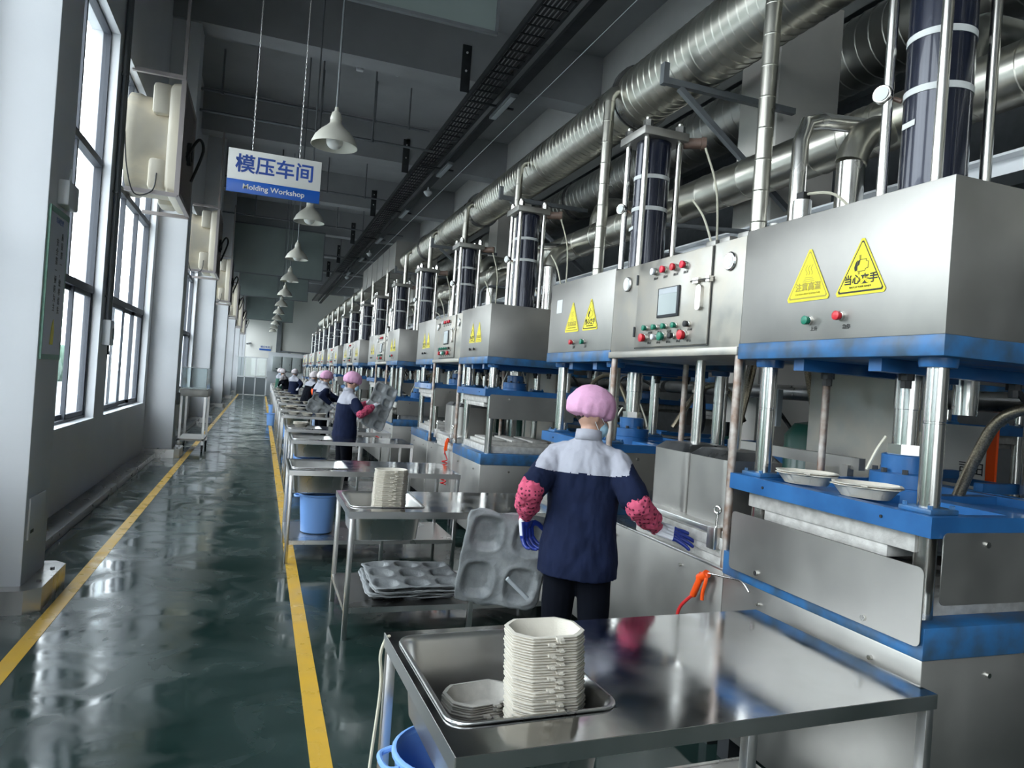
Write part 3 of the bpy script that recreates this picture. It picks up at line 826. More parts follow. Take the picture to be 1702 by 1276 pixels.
AX, AZ = 3.27, 4.50
da = thing('exhaust_duct', 'large spiral-seamed silver duct running above the presses towards the far wall', 'duct', (0, 0, 0))
bm = new(); ribbed(bm, AX, AZ, -4.0, 6.08, .275, .10, .006, 40); obj('duct_section', bm, 'galv', da)
bm = new(); lathe(bm, [(.275, 0), (.25, .25)], (AX, 6.08, AZ), (0, 1, 0), 28); obj('reducer', bm, 'galv', da)
bm = new(); ribbed(bm, AX, AZ, 6.33, 11.3, .25, .10, .006, 36); obj('duct_section', bm, 'galv', da)
bm = new(); ribbed(bm, AX, AZ, 11.3, 17.28, .25, .13, n=20); obj('duct_section', bm, 'galv', da)
bm = new(); ribbed(bm, AX, AZ, 23.35, 44, .22, .26, n=16); tag(obj('exhaust_duct', bm, 'galv'), 'smaller far length of spiral duct beyond the rectangular box', 'duct')
for y, r in ((6.1, .275), (11.3, .25), (15.2, .25)): flange(da, AX, AZ, y, r)
bm = new(); box(bm, 2.90, 17.3, 4.30, 3.35, 23.3, 4.95)
for k in range(7): box(bm, 2.89, 17.3 + k * .98, 4.29, 3.36, 17.33 + k * .98, 4.96)
tag(obj('rectangular_duct', bm, 'steelsat'), 'rectangular sheet-metal duct box in line with the large spiral duct, far along', 'duct')
db = thing('back_duct', 'shaded spiral duct high up behind the square columns', 'duct')
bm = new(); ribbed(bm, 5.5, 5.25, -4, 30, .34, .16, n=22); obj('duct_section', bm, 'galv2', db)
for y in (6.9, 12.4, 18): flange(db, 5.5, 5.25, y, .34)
dc = thing('steam_duct', 'middle insulated silver duct with uneven seams, lower than the large spiral duct', 'duct')
bm = new()
random.seed(3)
prof = [(.17, 0)]; y = 0
while y < 44:
    st = random.choice((.05, .06, .09, .3, .5))
    prof += [(.170, y + .003), (.170, y + st - .016), (.171, y + st - .012), (.177, y + st - .008), (.177, y + st - .003), (.170, y + st)]; y += st
lathe(bm, prof, (3.8, -4, 3.55), (0, 1, 0), 22); obj('duct_section', bm, 'galv', dc)
dd = thing('low_duct', 'smooth silver pipe low behind the presses, above the blue rack', 'duct')
bm = new(); ribbed(bm, 4.0, 2.75, -4, 40, .12, .5, .004, n=18); obj('duct_section', bm, 'clad', dd)
bm = new(); box(bm, 3.98, -4, 3.05, 4.04, 44, 3.17); box(bm, 3.9, -4, 3.16, 4.12, 44, 3.175); box(bm, 3.9, -4, 3.045, 4.12, 44, 3.06)
tag(obj('support_beam', bm, 'whitep'), 'long pale steel beam running under the middle silver duct', 'beam')

def seamtube(pts, r, c, parent, nm, n=14, sm=False, seams=()):
    bm = new(); tube(bm, pts, r, n, sm)
    for s in seams: lathe(bm, [(r + .001, -.004), (r + .004, 0), (r + .001, .004)], s, (0, 0, 1), n)
    return obj(nm, bm, c, parent)

# risers from the big duct down to each press
riserY = [1.35, 3.78, 6.08] + [6.08 + 2.475 * k for k in range(1, 14)]
for k, y in enumerate(riserY):
    r = .052 if k < 3 else .046
    t_ = thing('riser_pipe', '%s thin spiral riser pipe bent into the side of the large duct' % ('nearest' if k == 0 else ORD[k]), 'pipe', (0, 0, 0), 0, 'thin risers from the large duct')
    x = 2.93
    bm = new()
    prof = [(r, 0)]; h = 0
    while h < 1.85: prof += [(r, h + .003), (r, h + .19), (r, h + .193), (r + .002, h + .1965), (r, h + .20)]; h += .20
    lathe(bm, prof, (x, y, 2.40), (0, 0, 1), 14); obj('pipe', bm, 'galv', t_)
    bm = new(); tube(bm, [(x, y, 4.38), (x, y, 4.43), (x + .035, y, 4.48), (x + .08, y, 4.50), (x + .22, y, 4.50)], r * 1.06, 14, False); obj('elbow', bm, 'galv', t_)
    bm = new(); lathe(bm, [(r * 1.5, 0), (r * 1.5, .012)], (x, y, 2.44), n=12); obj('collar', bm, 'steel', t_)
# insulated drops with elbow from the steam duct
for k in range(12):
    y = 3.55 + 2.475 * k - (2.475 if k == 0 else 0) * 0
    t_ = thing('insulated_drop_pipe', '%s bright clad drop pipe elbowed off the middle duct' % ('nearest' if k == 0 else ORD[k]), 'pipe', (0, 0, 0), 0, 'clad drop pipes off the middle duct')
    bm = new(); tube(bm, [(3.72, y, 3.47), (3.60, y, 3.44), (3.50, y, 3.38), (3.44, y, 3.28), (3.42, y, 3.20)], .095, 16, False); obj('elbow', bm, 'galv', t_)
    bm = new(); cyl(bm, (3.42, y, 3.20), (3.42, y, 2.52), .085, 18); obj('clad_pipe', bm, 'clad', t_)
    bm = new(); cyl(bm, (3.42, y, 2.52), (3.42, y, 1.6), .04, 12); obj('pipe', bm, 'steel', t_)
for k in range(6):
    y = 3.15 + 4.95 * k
    t_ = thing('goose_neck_pipe', '%s clad goose-neck pipe looping up over the middle duct' % ('nearest' if k == 0 else ORD[k]), 'pipe', (0, 0, 0), 0, 'goose-neck pipes over the middle duct')
    bm = new(); tube(bm, [(3.85, y, 3.66), (3.86, y, 3.80), (3.90, y, 3.92), (3.98, y, 3.99), (4.10, y, 4.0), (4.6, y - .1, 3.95)], .105, 16, False); obj('elbow', bm, 'galv', t_)
    t_ = thing('valve_stack', '%s slim steam stack with elbow and valve beside a riser' % ('nearest' if k == 0 else ORD[k]), 'pipe', (0, 0, 0), 0, 'slim steam stacks with valves')
    y = 3.62 + 4.95 * k
    bm = new(); tube(bm, [(3.08, y, 2.5), (3.08, y, 3.30), (3.12, y, 3.42), (3.24, y, 3.46), (3.7, y, 3.50)], .05, 14, False); obj('pipe', bm, 'clad', t_)
    bm = new(); lathe(bm, [(.03, 0), (.06, .01), (.06, .03), (.045, .035), (.045, .25), (.055, .26), (.055, .45), (.04, .46)], (3.02, y - .12, 2.44), n=14); obj('valve_body', bm, 'steel', t_)
    bm = new(); box(bm, 3.0, y - .15, 2.88, 3.05, y - .09, 2.94); obj('actuator', bm, 'black', t_)
    bm = new(); tube(bm, [(3.02, y - .12, 2.93), (3.1, y - .3, 2.9), (3.15, y - .45, 2.7), (3.15, y - .5, 2.46)], .009, 6); obj('hose', bm, 'cream', t_)
    bm = new(); tube(bm, [(3.05, y - .1, 2.56), (3.3, y - .2, 2.56), (3.5, y - .3, 2.56)], .03, 10); lathe(bm, [(.05, 0), (.05, .02)], (3.2, y - .15, 2.56), (1, -.4, 0), 12); obj('side_branch', bm, 'steel', t_)
    t_ = thing('steam_branch', '%s bent grey branch pipe beside a riser' % ('nearest' if k == 0 else ORD[k]), 'pipe', (0, 0, 0), 0, 'bent grey branch pipes')
    y = 5.35 + 4.95 * k
    bm = new(); tube(bm, [(3.05, y, 2.3), (3.05, y, 3.02), (3.1, y, 3.1), (3.2, y, 3.12), (3.9, y - .2, 3.12)], .022, 10, False); obj('pipe', bm, 'greyp', t_)
    bm = new(); tube(bm, [(3.2, y + .1, 2.3), (3.2, y + .1, 2.80), (3.26, y + .1, 2.88), (3.36, y + .1, 2.9), (3.9, y - .1, 2.9)], .022, 10, False); obj('pipe', bm, 'greyp', t_)
# triangular brackets from the columns under the big duct
def bar(bm, p, q, w, h):
    p, q = V(p), V(q); d = (q - p).normalized(); u = d.cross(V((0, 0, 1))); u = u.normalized() if u.length > .01 else V((1, 0, 0)); v = u.cross(d)
    a = [bm.verts.new(p + u * a_ * w / 2 + v * b_ * h / 2) for a_, b_ in ((-1, -1), (1, -1), (1, 1), (-1, 1))]
    b2 = [bm.verts.new(q + u * a_ * w / 2 + v * b_ * h / 2) for a_, b_ in ((-1, -1), (1, -1), (1, 1), (-1, 1))]
    bridge(bm, a, b2); bm.faces.new(a[::-1]); bm.faces.new(b2)
for k, y in enumerate((5.05, 9.2, 13.3, 17.2, 25.6)):
    t_ = thing('duct_bracket', '%s triangular steel bracket carrying the large spiral duct' % ('nearest' if k == 0 else ORD[k]), 'bracket', (0, 0, 0), 0, 'steel brackets under the large duct')
    zb = AZ - .31
    bm = new(); bar(bm, (2.92, y, zb), (4.2, y, zb), .05, .05); obj('arm', bm, 'greyp', t_)
    bm = new(); bar(bm, (3.05, y, zb - .03), (4.2, y, zb - .85), .045, .045); obj('brace', bm, 'greyp', t_)
    bm = new(); box(bm, 2.88, y - .03, zb - .03, 2.93, y + .03, zb + .14); obj('end_stop', bm, 'greyp', t_)

# ------------------------------------------------------------------ ceiling services
ct = thing('cable_tray', 'long dark ladder cable tray under the ceiling beams, running the whole hall', 'cable tray')
bm = new(); box(bm, 3.40, -6, 7.12, 3.44, 58, 7.24); box(bm, 3.86, -6, 7.12, 3.90, 58, 7.24); obj('side_rail', bm, 'darkmetal', ct)
bm = new()
y = -6
while y < 40: box(bm, 3.44, y, 7.13, 3.86, y + .03, 7.15); y += .3
obj('rungs', bm, 'darkmetal', ct)['kind'] = 'stuff'
bm = new()
for k in range(5): cyl(bm, (3.5 + .07 * k, -6, 7.17), (3.5 + .07 * k, 58, 7.17), .022, 6)
obj('cable', bm, 'black', ct)
lt = thing('lighting_trunking', 'flat dark lighting trunking beside the cable tray', 'trunking')
bm = new(); box(bm, 3.95, -6, 7.0, 4.12, 58, 7.07); obj('channel', bm, 'darkmetal', lt)
for k, y in enumerate([1.6, 7.1, 12.4, 17.0, 22.4, 27.6, 32.8, 38]):
    bm = new(); box(bm, 3.96, y, 6.94, 4.11, y + 1.3, 7.0, .01)
    t_ = tag(obj('linear_light', bm, 'greyp'), '%s unlit strip light under the dark trunking' % ('nearest' if k == 0 else ORD[k]), 'light', 'unlit strip lights')
    bm = new(); box(bm, 3.985, y + .05, 6.93, 4.085, y + 1.25, 6.94); obj('diffuser', bm, 'lightgreyp', t_)
    bm = new(); box(bm, 3.45, y + .8, 7.02, 4.3, y + .85, 7.05)
    tag(obj('tray_crossbar', bm, 'darkmetal'), '%s cross bar holding tray and trunking' % ('nearest' if k == 0 else ORD[k]), 'bar', 'cross bars under the tray')
for k, y in enumerate(beamY[2:9]):
    bm = new(); box(bm, 3.22, y - .03, 7.2, 3.40, y, 8.1, .004)
    t_ = tag(obj('tray_hanger', bm, 'darkmetal'), '%s bolted steel hanger plate on a ceiling beam' % ('nearest' if k == 0 else ORD[k]), 'hanger', 'bolted hanger plates')
    bm = new()
    for z in (7.6, 7.95): cyl(bm, (3.31, y - .03, z), (3.31, y - .045, z), .022, 8)
    obj('bolt', bm, 'labelw', t_)
bm = new(); cyl(bm, (3.64, -2, 6.0), (3.63, 40, 6.0), .006, 6)
tag(obj('tension_wire', bm, 'lightgreyp'), 'thin straight wire stretched below the cable tray', 'wire')
# sprinkler pipes across the hall with drops
for k, (y, z, x1, drops) in enumerate(((16.8, 7.55, 3.4, (-1.2, .9, 2.1, 2.9)), (16.2, 6.9, 3.4, (-.5, 2.0)), (23.5, 7.4, 4, (.2, 1.6, 2.8)), (28.5, 7.3, 5, (-.6, 1.2, 2.4, 3.4)), (9.5, 7.9, 5.5, (2.6, 4.8)), (35, 7.2, 6, (.4, 2.2, 3.2, 4.4)), (40.5, 7.2, 6, (1, 2.6, 4.2)))):
    t_ = thing('sprinkler_pipe', '%s thin sprinkler pipe crossing below the ceiling' % ('nearest' if k == 4 else ('second', 'third', 'fourth', 'fifth', '', 'sixth', 'farthest')[k]), 'pipe', (0, 0, 0), 0, 'sprinkler pipes under the ceiling')
    bm = new(); cyl(bm, (-1.75, y, z), (x1, y, z), .028, 8); obj('pipe', bm, 'greyp', t_)
    for x in drops:
        bm = new(); cyl(bm, (x, y, z), (x, y, 8.49), .02, 8); cyl(bm, (x, y, z - .04), (x, y, z + .03), .04, 8); obj('branch', bm, 'greyp', t_)
t_ = thing('branch_pipe', 'short pale pipe loop with two end fittings beside the red alarm lamp', 'pipe')
bm = new(); tube(bm, [(.75, 14.2, 6.2), (.75, 14.2, 7.65), (2.15, 14.2, 7.65)], .022, 8, False); obj('pipe', bm, 'greyp', t_)
bm = new(); sphere(bm, (.75, 14.2, 7.65), .05); sphere(bm, (2.15, 14.2, 7.65), .05); cyl(bm, (2.15, 14.2, 7.65), (2.15, 14.2, 8.5), .012, 6); obj('fitting', bm, 'lightgreyp', t_)
t_ = thing('alarm_beacon', 'small red alarm beacon on a white box under the ceiling', 'alarm', (1.5, 15.0, 8.05))
bm = new(); box(bm, -.07, -.05, -.16, .07, .05, -.02, .01); obj('base_box', bm, 'whitep', t_)
bm = new(); lathe(bm, [(.10, -.02), (.10, .04), (.06, .09), (.01, .10)], n=16); obj('lens', bm, 'red', t_)
bm = new(); cyl(bm, (0, 0, .09), (0, 0, .45), .012, 6); obj('stem', bm, 'greyp', t_)
for k, (x, y) in enumerate(((4.05, 19.6), (4.05, 31.0), (4.05, 39.5))):
    t_ = thing('ceiling_speaker', '%s small white dome device hanging under the trunking' % ('nearest', 'second', 'farthest')[k], 'speaker', (x, y, 6.95), 0, 'white dome devices')
    bm = new(); lathe(bm, [(.03, 0), (.04, -.05), (.12, -.08), (.12, -.12), (.05, -.2), (.01, -.21)], n=18); obj('dome', bm, 'whitep', t_)
    bm = new(); cyl(bm, (0, 0, 0), (0, 0, .06), .02, 8); obj('stem', bm, 'whitep', t_)
# smoke curtains
for k, y in enumerate((7.38, 30.8, 40.8, 60.5)):
    t_ = thing('smoke_curtain', ('green-grey smoke curtain at the top edge, nearest the camera', 'largest full green-grey smoke curtain across the hall midway', 'second green-grey smoke curtain beyond the largest', 'farthest green-grey smoke curtain above the end wall')[k], 'smoke curtain', (0, y, 0), 0, 'smoke curtains under the beams')
    for q in range(3):
        bm = new(); box(bm, -1.8 + 1.3133 * q, -.008 * (q % 2), 5.43, -1.8 + 1.3133 * (q + 1) + .01, .012 - .008 * (q % 2), 7.45); obj('sheet', bm, 'curtain', t_)
    bm = new(); box(bm, -1.8, -.02, 5.41, 2.16, .03, 5.445); box(bm, 2.13, -.02, 5.43, 2.16, .03, 7.45); box(bm, -1.8, -.02, 7.40, 2.16, .03, 7.45); obj('edge_bar', bm, 'greyp', t_)

# pendant lamps
lp = thing('pendant_lamp', 'x', 'lamp', (.55, 7.52, 3.96), 0, 'pendant lamps in one line')
bm = new(); cyl(bm, (0, 0, .36), (0, 0, 4.54), .012, 8); obj('rod', bm, 'greyp', lp)
bm = new(); lathe(bm, [(.035, .26), (.055, .262), (.06, .28), (.045, .34), (.022, .36), (.018, .40)], n=18); obj('socket', bm, 'lampshade', lp)
bm = new()
pr = [(.235, 0), (.228, .03), (.20, .09), (.15, .15), (.09, .20), (.06, .235), (.055, .27)]
lathe(bm, pr + [(r_ - .006, h_) for r_, h_ in pr[::-1]], n=32, closed=True); obj('shade', bm, 'lampshade', lp)
bm = new(); sphere(bm, (0, 0, .05), .085, 16, 10, (1, 1, .95)); obj('bulb', bm, 'bulb', lp)
lp['label'] = 'cream bell pendant lamp nearest the camera, right of the hanging sign'
for k in range(1, 11):
    dup(lp, (.55, 7.52 + 4.05 * k, 3.96), label='%s cream pendant lamp of the line, counted from the nearest' % ORD[k])
# its feed rod beside lamps 2..

# hanging sign
def chain(parent, x, z0, z1):
    bm = new(); z = z0; i = 0
    while z < z1:
        w, h, r_ = .011, .02, .0028
        pts = [V((w * .5 * math.cos(a), 0, h * .8 * math.sin(a))) for a in [2 * PI * q / 6 for q in range(6)]]
        if i % 2: pts = [V((0, p_.x, p_.z)) for p_ in pts]
        rr = []
        for q, p_ in enumerate(pts):
            d = (pts[(q + 1) % 6] - pts[q - 1]).normalized(); n_ = p_.normalized(); o_ = d.cross(n_)
            rr.append([bm.verts.new(V((x, 0, z)) + p_ + (n_ * math.cos(a) + o_ * math.sin(a)) * r_) for a in (0, 2.1, 4.2)])
        for q in range(6): bridge(bm, rr[q], rr[(q + 1) % 6])
        z += .026; i += 1
    c = obj('chain', bm, 'steel', parent); return c
sg = thing('hanging_sign', 'white and blue hanging sign reading Molding Workshop on two chains', 'sign', (0, 6.9, 3.21))
SW, SH = .80, .385
bm = new(); box(bm, -.405, -.006, .115, -.405 + SW + .01, .006, .39, .002); obj('board', bm, 'signw', sg)
bm = new(); box(bm, -.405, -.0065, 0, -.405 + SW + .01, .0065, .115, .002); obj('blue_band', bm, 'signb', sg)
text('lettering', '模压车间', .172, 'signt', sg, FY, (0, -.008, .252), off=.0035)
text('lettering', 'Molding Workshop', .066, 'signw', sg, FY, (0.0, -.009, .057), sxy=(1.04, 1), off=.0008)
chain(sg, -.205, .385, 4.22); chain(sg, .205, .385, 4.22)
sg.rotation_euler = (0, 0, 0)

# exhaust fans on the window wall
fan = thing('exhaust_fan', 'x', 'fan', (-1.8, 11.15, 4.6), 0, 'exhaust fans along the windows')
bm = new(); lathe(bm, [(.70, -.10), (.70, .02), (.68, .05), (.68, .43), (.64, .44)], (0, 0, 0), (1, 0, 0), 36); obj('drum', bm, 'fanbeige', fan)
bm = new()
a_ = [bm.verts.new((.43, y_, z_)) for y_, z_ in rpoly(1.42, 1.40, .10, 6)]
b_ = [bm.verts.new((.47, y_, z_)) for y_, z_ in rpoly(1.48, 1.46, .08, 6)]
c_ = [bm.verts.new((.56, y_, z_)) for y_, z_ in rpoly(1.50, 1.48, .08, 6)]
bridge(bm, a_, b_); bridge(bm, b_, c_)
d_ = [bm.verts.new((.42, y_, z_)) for y_, z_ in rpoly(1.30, 1.30, .62, 6)]
bridge(bm, d_, a_)
obj('cone', bm, 'fanbeige', fan)
for (y_, z_) in ((-.5, .5), (-.5, -.5), (.5, .5), (.5, -.5)):
    bm = new(); box(bm, .22, y_ - .21, z_ - .21, .45, y_ + .21, z_ + .21, .05); obj('corner_pod', bm, 'fanbeige', fan)
bm = new()
for (p_, q_) in (((.56, -.77, -.76), (.62, .77, -.70)), ((.56, -.77, .70), (.62, .77, .76)), ((.56, -.77, -.70), (.62, -.71, .70)), ((.56, .71, -.70), (.62, .77, .70))): box(bm, *p_, *q_)
obj('flange_frame', bm, 'fanframe', fan)
bm = new()
for k in range(-9, 10):
    bar(bm, (.60, max(-.72, k * .08 - .36), -.70 if k * .08 - .36 > -.72 else -.70), (.60, min(.72, k * .08 + .36), .70), .012, .006)
    bar(bm, (.605, min(.72, k * .08 + .36), -.70), (.605, max(-.72, k * .08 - .36), .70), .012, .006)
obj('grille', bm, 'fanframe', fan)
bm = new()
for k in range(6):
    a = k * PI / 3
    u_ = V((0, math.cos(a), math.sin(a))); w_ = V((0, -math.sin(a), math.cos(a)))
    q = [bm.verts.new(V((.25, 0, 0)) + u_ * r_ + w_ * s_ + V((x_, 0, 0))) for r_, s_, x_ in ((.12, -.05, -.03), (.6, -.1, -.05), (.6, .12, .05), (.12, .06, .03))]
    bm.faces.new(q)
cyl(bm, (.15, 0, 0), (.35, 0, 0), .13, 16); obj('impeller', bm, 'greyp', fan)
bm = new(); cyl(bm, (.45, 0, 0), (.66, 0, 0), .16, 18); cyl(bm, (.66, 0, 0), (.68, 0, 0), .1, 14); obj('motor', bm, 'darkmetal', fan)
bm = new(); tube(bm, [(.62, -.2, -.1), (.75, -.1, .2), (.8, .1, .1), (.66, .15, -.35)], .02, 8); obj('cable', bm, 'black', fan)
for (y_, z_) in ((-.74, -.76), (.74, -.76), (-.74, .80), (.74, .80)):
    bm = new(); bar(bm, (-.03, y_, z_), (.6, y_, z_), .05, .05); obj('bracket_arm', bm, 'fanframe', fan)
bm = new(); bar(bm, (.59, -.77, .76), (.59, -.77, 2.6), .04, .06); obj('hanger', bm, 'fanframe', fan)
bm = new(); tube(bm, [(.33, -.72, -.5), (.3, -.78, -.75), (.1, -.8, -.82), (0, -.85, -.5), (-.02, -1.0, -.1)], .009, 6); obj('power_cable', bm, 'black', fan)
fan['label'] = 'beige square-mouthed exhaust fan nearest the camera, high on the window wall'
for k in range(1, 6):
    dup(fan, (-1.8, 11.15 + BAY * k, 4.6), label='%s beige exhaust fan along the window wall, from the nearest' % ORD[k])
# ------------------------------------------------------------------ work tables with inset basins
def make_table(w=1.5, d=.81, x1=.50, shelf=True):
    t = thing('work_table', 'x', 'table', (0, 0, 0), 0, 'stainless work tables along the yellow line')
    # top with a hole: frame of four strips plus basin
    bx0, bx1, by0, by1 = .035, x1, .14, .74
    bm = new()
    for q in ((0, 0, bx0, d), (bx1, 0, w, d), (bx0, 0, bx1, by0), (bx0, by1, bx1, d)): box(bm, q[0], q[1], .788, q[2], q[3], .80)
    bmesh.ops.remove_doubles(bm, verts=bm.verts, dist=1e-5)
    obj('tabletop', bm, 'steelpol', t)
    bm = new(); box(bm, 0, -.002, .755, w, .012, .799); box(bm, 0, d - .012, .755, w, d + .002, .799); box(bm, -.002, 0, .755, .012, d, .799); box(bm, w - .012, 0, .755, w + .002, d, .799)
    obj('apron', bm, 'steel', t)
    # basin: rolled rim, sloping walls, floor
    cx, cy = (bx0 + bx1) / 2, (by0 + by1) / 2; W_, H_ = bx1 - bx0, by1 - by0
    bm = new(); rings = []
    for (e, z, r) in ((.012, .803, .06), (.010, .808, .06), (.004, .8085, .058), (-.004, .802, .055), (-.010, .79, .055), (-.03, .585, .05), (-.05, .575, .04)):
        rings.append([bm.verts.new((x, y, z)) for x, y in rpoly(W_ + 2 * e, H_ + 2 * e, r, 5, cx, cy)])
    for a, b in zip(rings, rings[1:]): bridge(bm, a, b)
    bm.faces.new(rings[-1])
    g = bm.faces[:]
    bs = obj('basin', bm, 'steelpol' if False else 'steel', t)
    sm = bs.modifiers.new('thick', 'SOLIDIFY'); sm.thickness = .003; sm.offset = -1
    for (x, y) in ((.02, .02), (w - .02, .02), (.02, d - .02), (w - .02, d - .02), (w * .55, .02)):
        bm = new(); box(bm, x - .016, y - .016, 0, x + .016, y + .016, .76, .002); obj('leg', bm, 'steel', t)
    if shelf:
        bm = new(); box(bm, .02, .02, .19, w - .02, d - .02, .20); box(bm, .02, .005, .165, w - .02, .03, .2); box(bm, .02, d - .03, .165, w - .02, d - .005, .2); box(bm, .005, .02, .165, .03, d - .02, .2); box(bm, w - .03, .02, .165, w - .005, d - .02, .2)
        obj('shelf', bm, 'steel', t)
    return t
TB = make_table()
TS = [(.475, 1.54, 2.0), (.575, 4.45, 0), (.285, 6.27, 0), (.40, 8.95, 0), (.40, 10.6, 0), (.42, 13.6, 0), (.42, 15.5, 0), (.45, 18.5, 0), (.45, 20.4, 0), (.47, 23.4, 0), (.47, 25.3, 0), (.5, 28.4, 0), (.5, 30.3, 0), (.52, 33.3, 0), (.52, 35.2, 0), (.54, 38.2, 0), (.54, 40.1, 0)]
for k, (x, y, r) in enumerate(TS):
    lab = {0: 'stainless table with inset basin holding the tall tray stack, nearest the camera', 1: 'stainless table with grey moulded sheets on its lower shelf, second in line',
           2: 'stainless table with blue bucket on its perforated lower shelf, third in line'}.get(k, '%s stainless basin table of the line along the yellow stripe' % ORD[k])
    t_ = make_table(1.54) if k == 0 else TB if k == 1 else dup(TB, label=lab)
    t_['label'] = lab
    t_.location = (x, y, 0); t_.rotation_euler = (0, 0, math.radians(r if k == 0 else 0))

# buckets
bk = thing('bucket', 'light blue plastic bucket under the nearest basin table', 'bucket', (.615, 2.06, .2), 0, 'light blue buckets under the tables')
bm = new()
pr = [(.125, 0), (.14, .01), (.165, .33), (.175, .335), (.175, .345), (.168, .35)]
lathe(bm, pr + [(r_ - .006, max(h_, .008)) for r_, h_ in pr[::-1]], n=32, closed=True); 
obj('body', bm, 'bucket', bk)
bm = new(); cyl(bm, (0, 0, .004), (0, 0, .012), .13, 24); obj('bottom', bm, 'bucket', bk)
for s in (-1, 1):
    bm = new(); tube(bm, [(s * .165, -.06, .33), (s * .20, -.04, .325), (s * .205, .04, .325), (s * .165, .06, .33)], .009, 8); obj('handle', bm, 'bucket', bk)
for k, (x, y) in enumerate(((.57, 6.64), (.66, 9.35), (.66, 11.0), (.66, 15.9), (.40, 21.5), (.50, 26.5), (.72, 35.6), (.75, 40.5))):
    dup(bk, (x, y, .2 if k not in (4, 5) else 0), label='light blue plastic bucket %s' % ('on the perforated shelf of the third table, fully in view', 'under the basin of the fourth table', 'under the fifth table', 'under the seventh table', 'on the floor by the ninth table', 'on the floor by the eleventh table', 'under the fifteenth table', 'under the seventeenth table')[k])
t_ = None

# pulp trays
def tray_mesh(variant, mt='pulp'):
    bm = new()
    def oc(w, h, c, z, j=0):
        return [(x + random.uniform(-j, j), y + random.uniform(-j, j), z) for x, y in ((w / 2, h / 2 - c), (w / 2 - c * .5, h / 2 - c * .42), (w / 2 - c, h / 2), (-w / 2 + c, h / 2), (-w / 2 + c * .5, h / 2 - c * .42), (-w / 2, h / 2 - c), (-w / 2, -h / 2 + c), (-w / 2 + c * .5, -h / 2 + c * .42), (-w / 2 + c, -h / 2), (w / 2 - c, -h / 2), (w / 2 - c * .5, -h / 2 + c * .42), (w / 2, -h / 2 + c))]
    rs = []
    for (w, h, c, z) in ((.222, .165, .045, .047), (.222, .165, .045, .050), (.202, .145, .042, .0515), (.196, .139, .041, .046), (.150, .10, .03, .006), (.142, .092, .03, .003), (.150, .10, .03, 0), (.200, .143, .04, .0425)):
        rs.append([bm.verts.new(q) for q in oc(w, h, c, z)])
    bridge(bm, rs[0], rs[1]); bridge(bm, rs[1], rs[2]); bridge(bm, rs[2], rs[3]); bridge(bm, rs[3], rs[4]); bridge(bm, rs[4], rs[5]); bm.faces.new(rs[5])
    bridge(bm, rs[0], rs[7]); bridge(bm, rs[7], rs[6]); bm.faces.new(rs[6])
    if variant:
        x = -.012 if variant == 1 else .012
        box(bm, x - .011, -.094, .0455, x + .008, -.080, .0515)
        box(bm, x - .004, -.098, .044, x + .010, -.086, .049)
    return meshof(bm, 'pulp_tray', M[mt], 'auto')
random.seed(11)
TM = [tray_mesh(v) for v in (0, 1, 2)]; TMD = [tray_mesh(v, 'pulpdark') for v in (0, 1, 2)]
ONES = ' first second third fourth fifth sixth seventh eighth ninth tenth eleventh twelfth thirteenth fourteenth fifteenth sixteenth seventeenth eighteenth nineteenth'.split(' ')
def ordw(n):
    if n < 20: return ONES[n]
    tens = ('twent', 'thirt', 'fort', 'fift')[n // 10 - 2]
    return tens + 'ieth' if n % 10 == 0 else tens + 'y-' + ONES[n % 10]
def tray_stack(x, y, z, n, lean, label, toplabel, group, rz=0, meshes=TM, pitch=.0074, off=0):
    for k in range(n):
        o = bpy.data.objects.new('pulp_tray', meshes[(0, 1, 2, 0, 2, 1, 0, 2)[k % 8] if k < n - 1 else 2]); C.objects.link(o)
        s = k / max(n - 1, 1)
        o.location = (x + lean[0] * s + random.uniform(-.0028, .0028), y + lean[1] * s + random.uniform(-.0028, .0028), z + k * pitch)
        o.rotation_euler = (random.uniform(-.008, .008) + off, random.uniform(-.008, .008), rz + random.uniform(-.045, .045))
        tag(o, toplabel if k == n - 1 else ordw(n - k) + ' tray down from the top, in ' + label, 'tray', group)
tray_stack(.828, 1.845, .585, 44, (.0, .06), 'the tall white stack in the nearest basin', 'open top tray of the tall stack in the nearest basin', 'trays in the tall stack on the nearest table')
tray_stack(.70, 2.07, .585, 10, (.0, .0), 'the short stack of the nearest basin', 'open tray on the short stack beside the tall one', 'trays in the short stack in the nearest basin', rz=.15, meshes=TMD)
tray_stack(.875, 4.83, .585, 52, (.02, .05), 'the white stack in the second table basin', 'open top tray of the stack in the second table basin', 'trays in the stack on the second table', rz=.05)
tray_stack(.62, 11.05, .80, 5, (0, 0), 'the low stack on the fifth table', 'top tray of the low stack on the fifth table', 'trays on the fifth table', rz=.1)
tray_stack(.68, 15.9, .80, 6, (0, 0), 'the low stack on the seventh table', 'top tray of the low stack on the seventh table', 'trays on the seventh table', rz=.1)
for k, (x, y, r, lab) in enumerate(((2.25, 2.46, .35, 'white octagonal pulp tray on the blue platen, farther of the two'), (2.23, 2.12, .2, 'white octagonal pulp tray on the blue platen, nearer of the two'))):
    for q in range(2):
        o = bpy.data.objects.new('pulp_tray', TM[q and 1]); C.objects.link(o); o.location = (x, y, 1.3165 + .0086 * q); o.rotation_euler = (0, 0, r + .25 * q - 1.2); o.scale = (1.12, 1.12, .9)
        tag(o, lab if q else lab.replace('white octagonal pulp tray', 'tray nested beneath the upper one'), 'tray', 'trays on the blue platen')
o = bpy.data.objects.new('pulp_tray', TM[0]); C.objects.link(o); o.location = (2.25, 11.95, 1.3165); tag(o, 'white pulp tray on the blue platen of the third machine pair', 'tray')
random.seed(5)
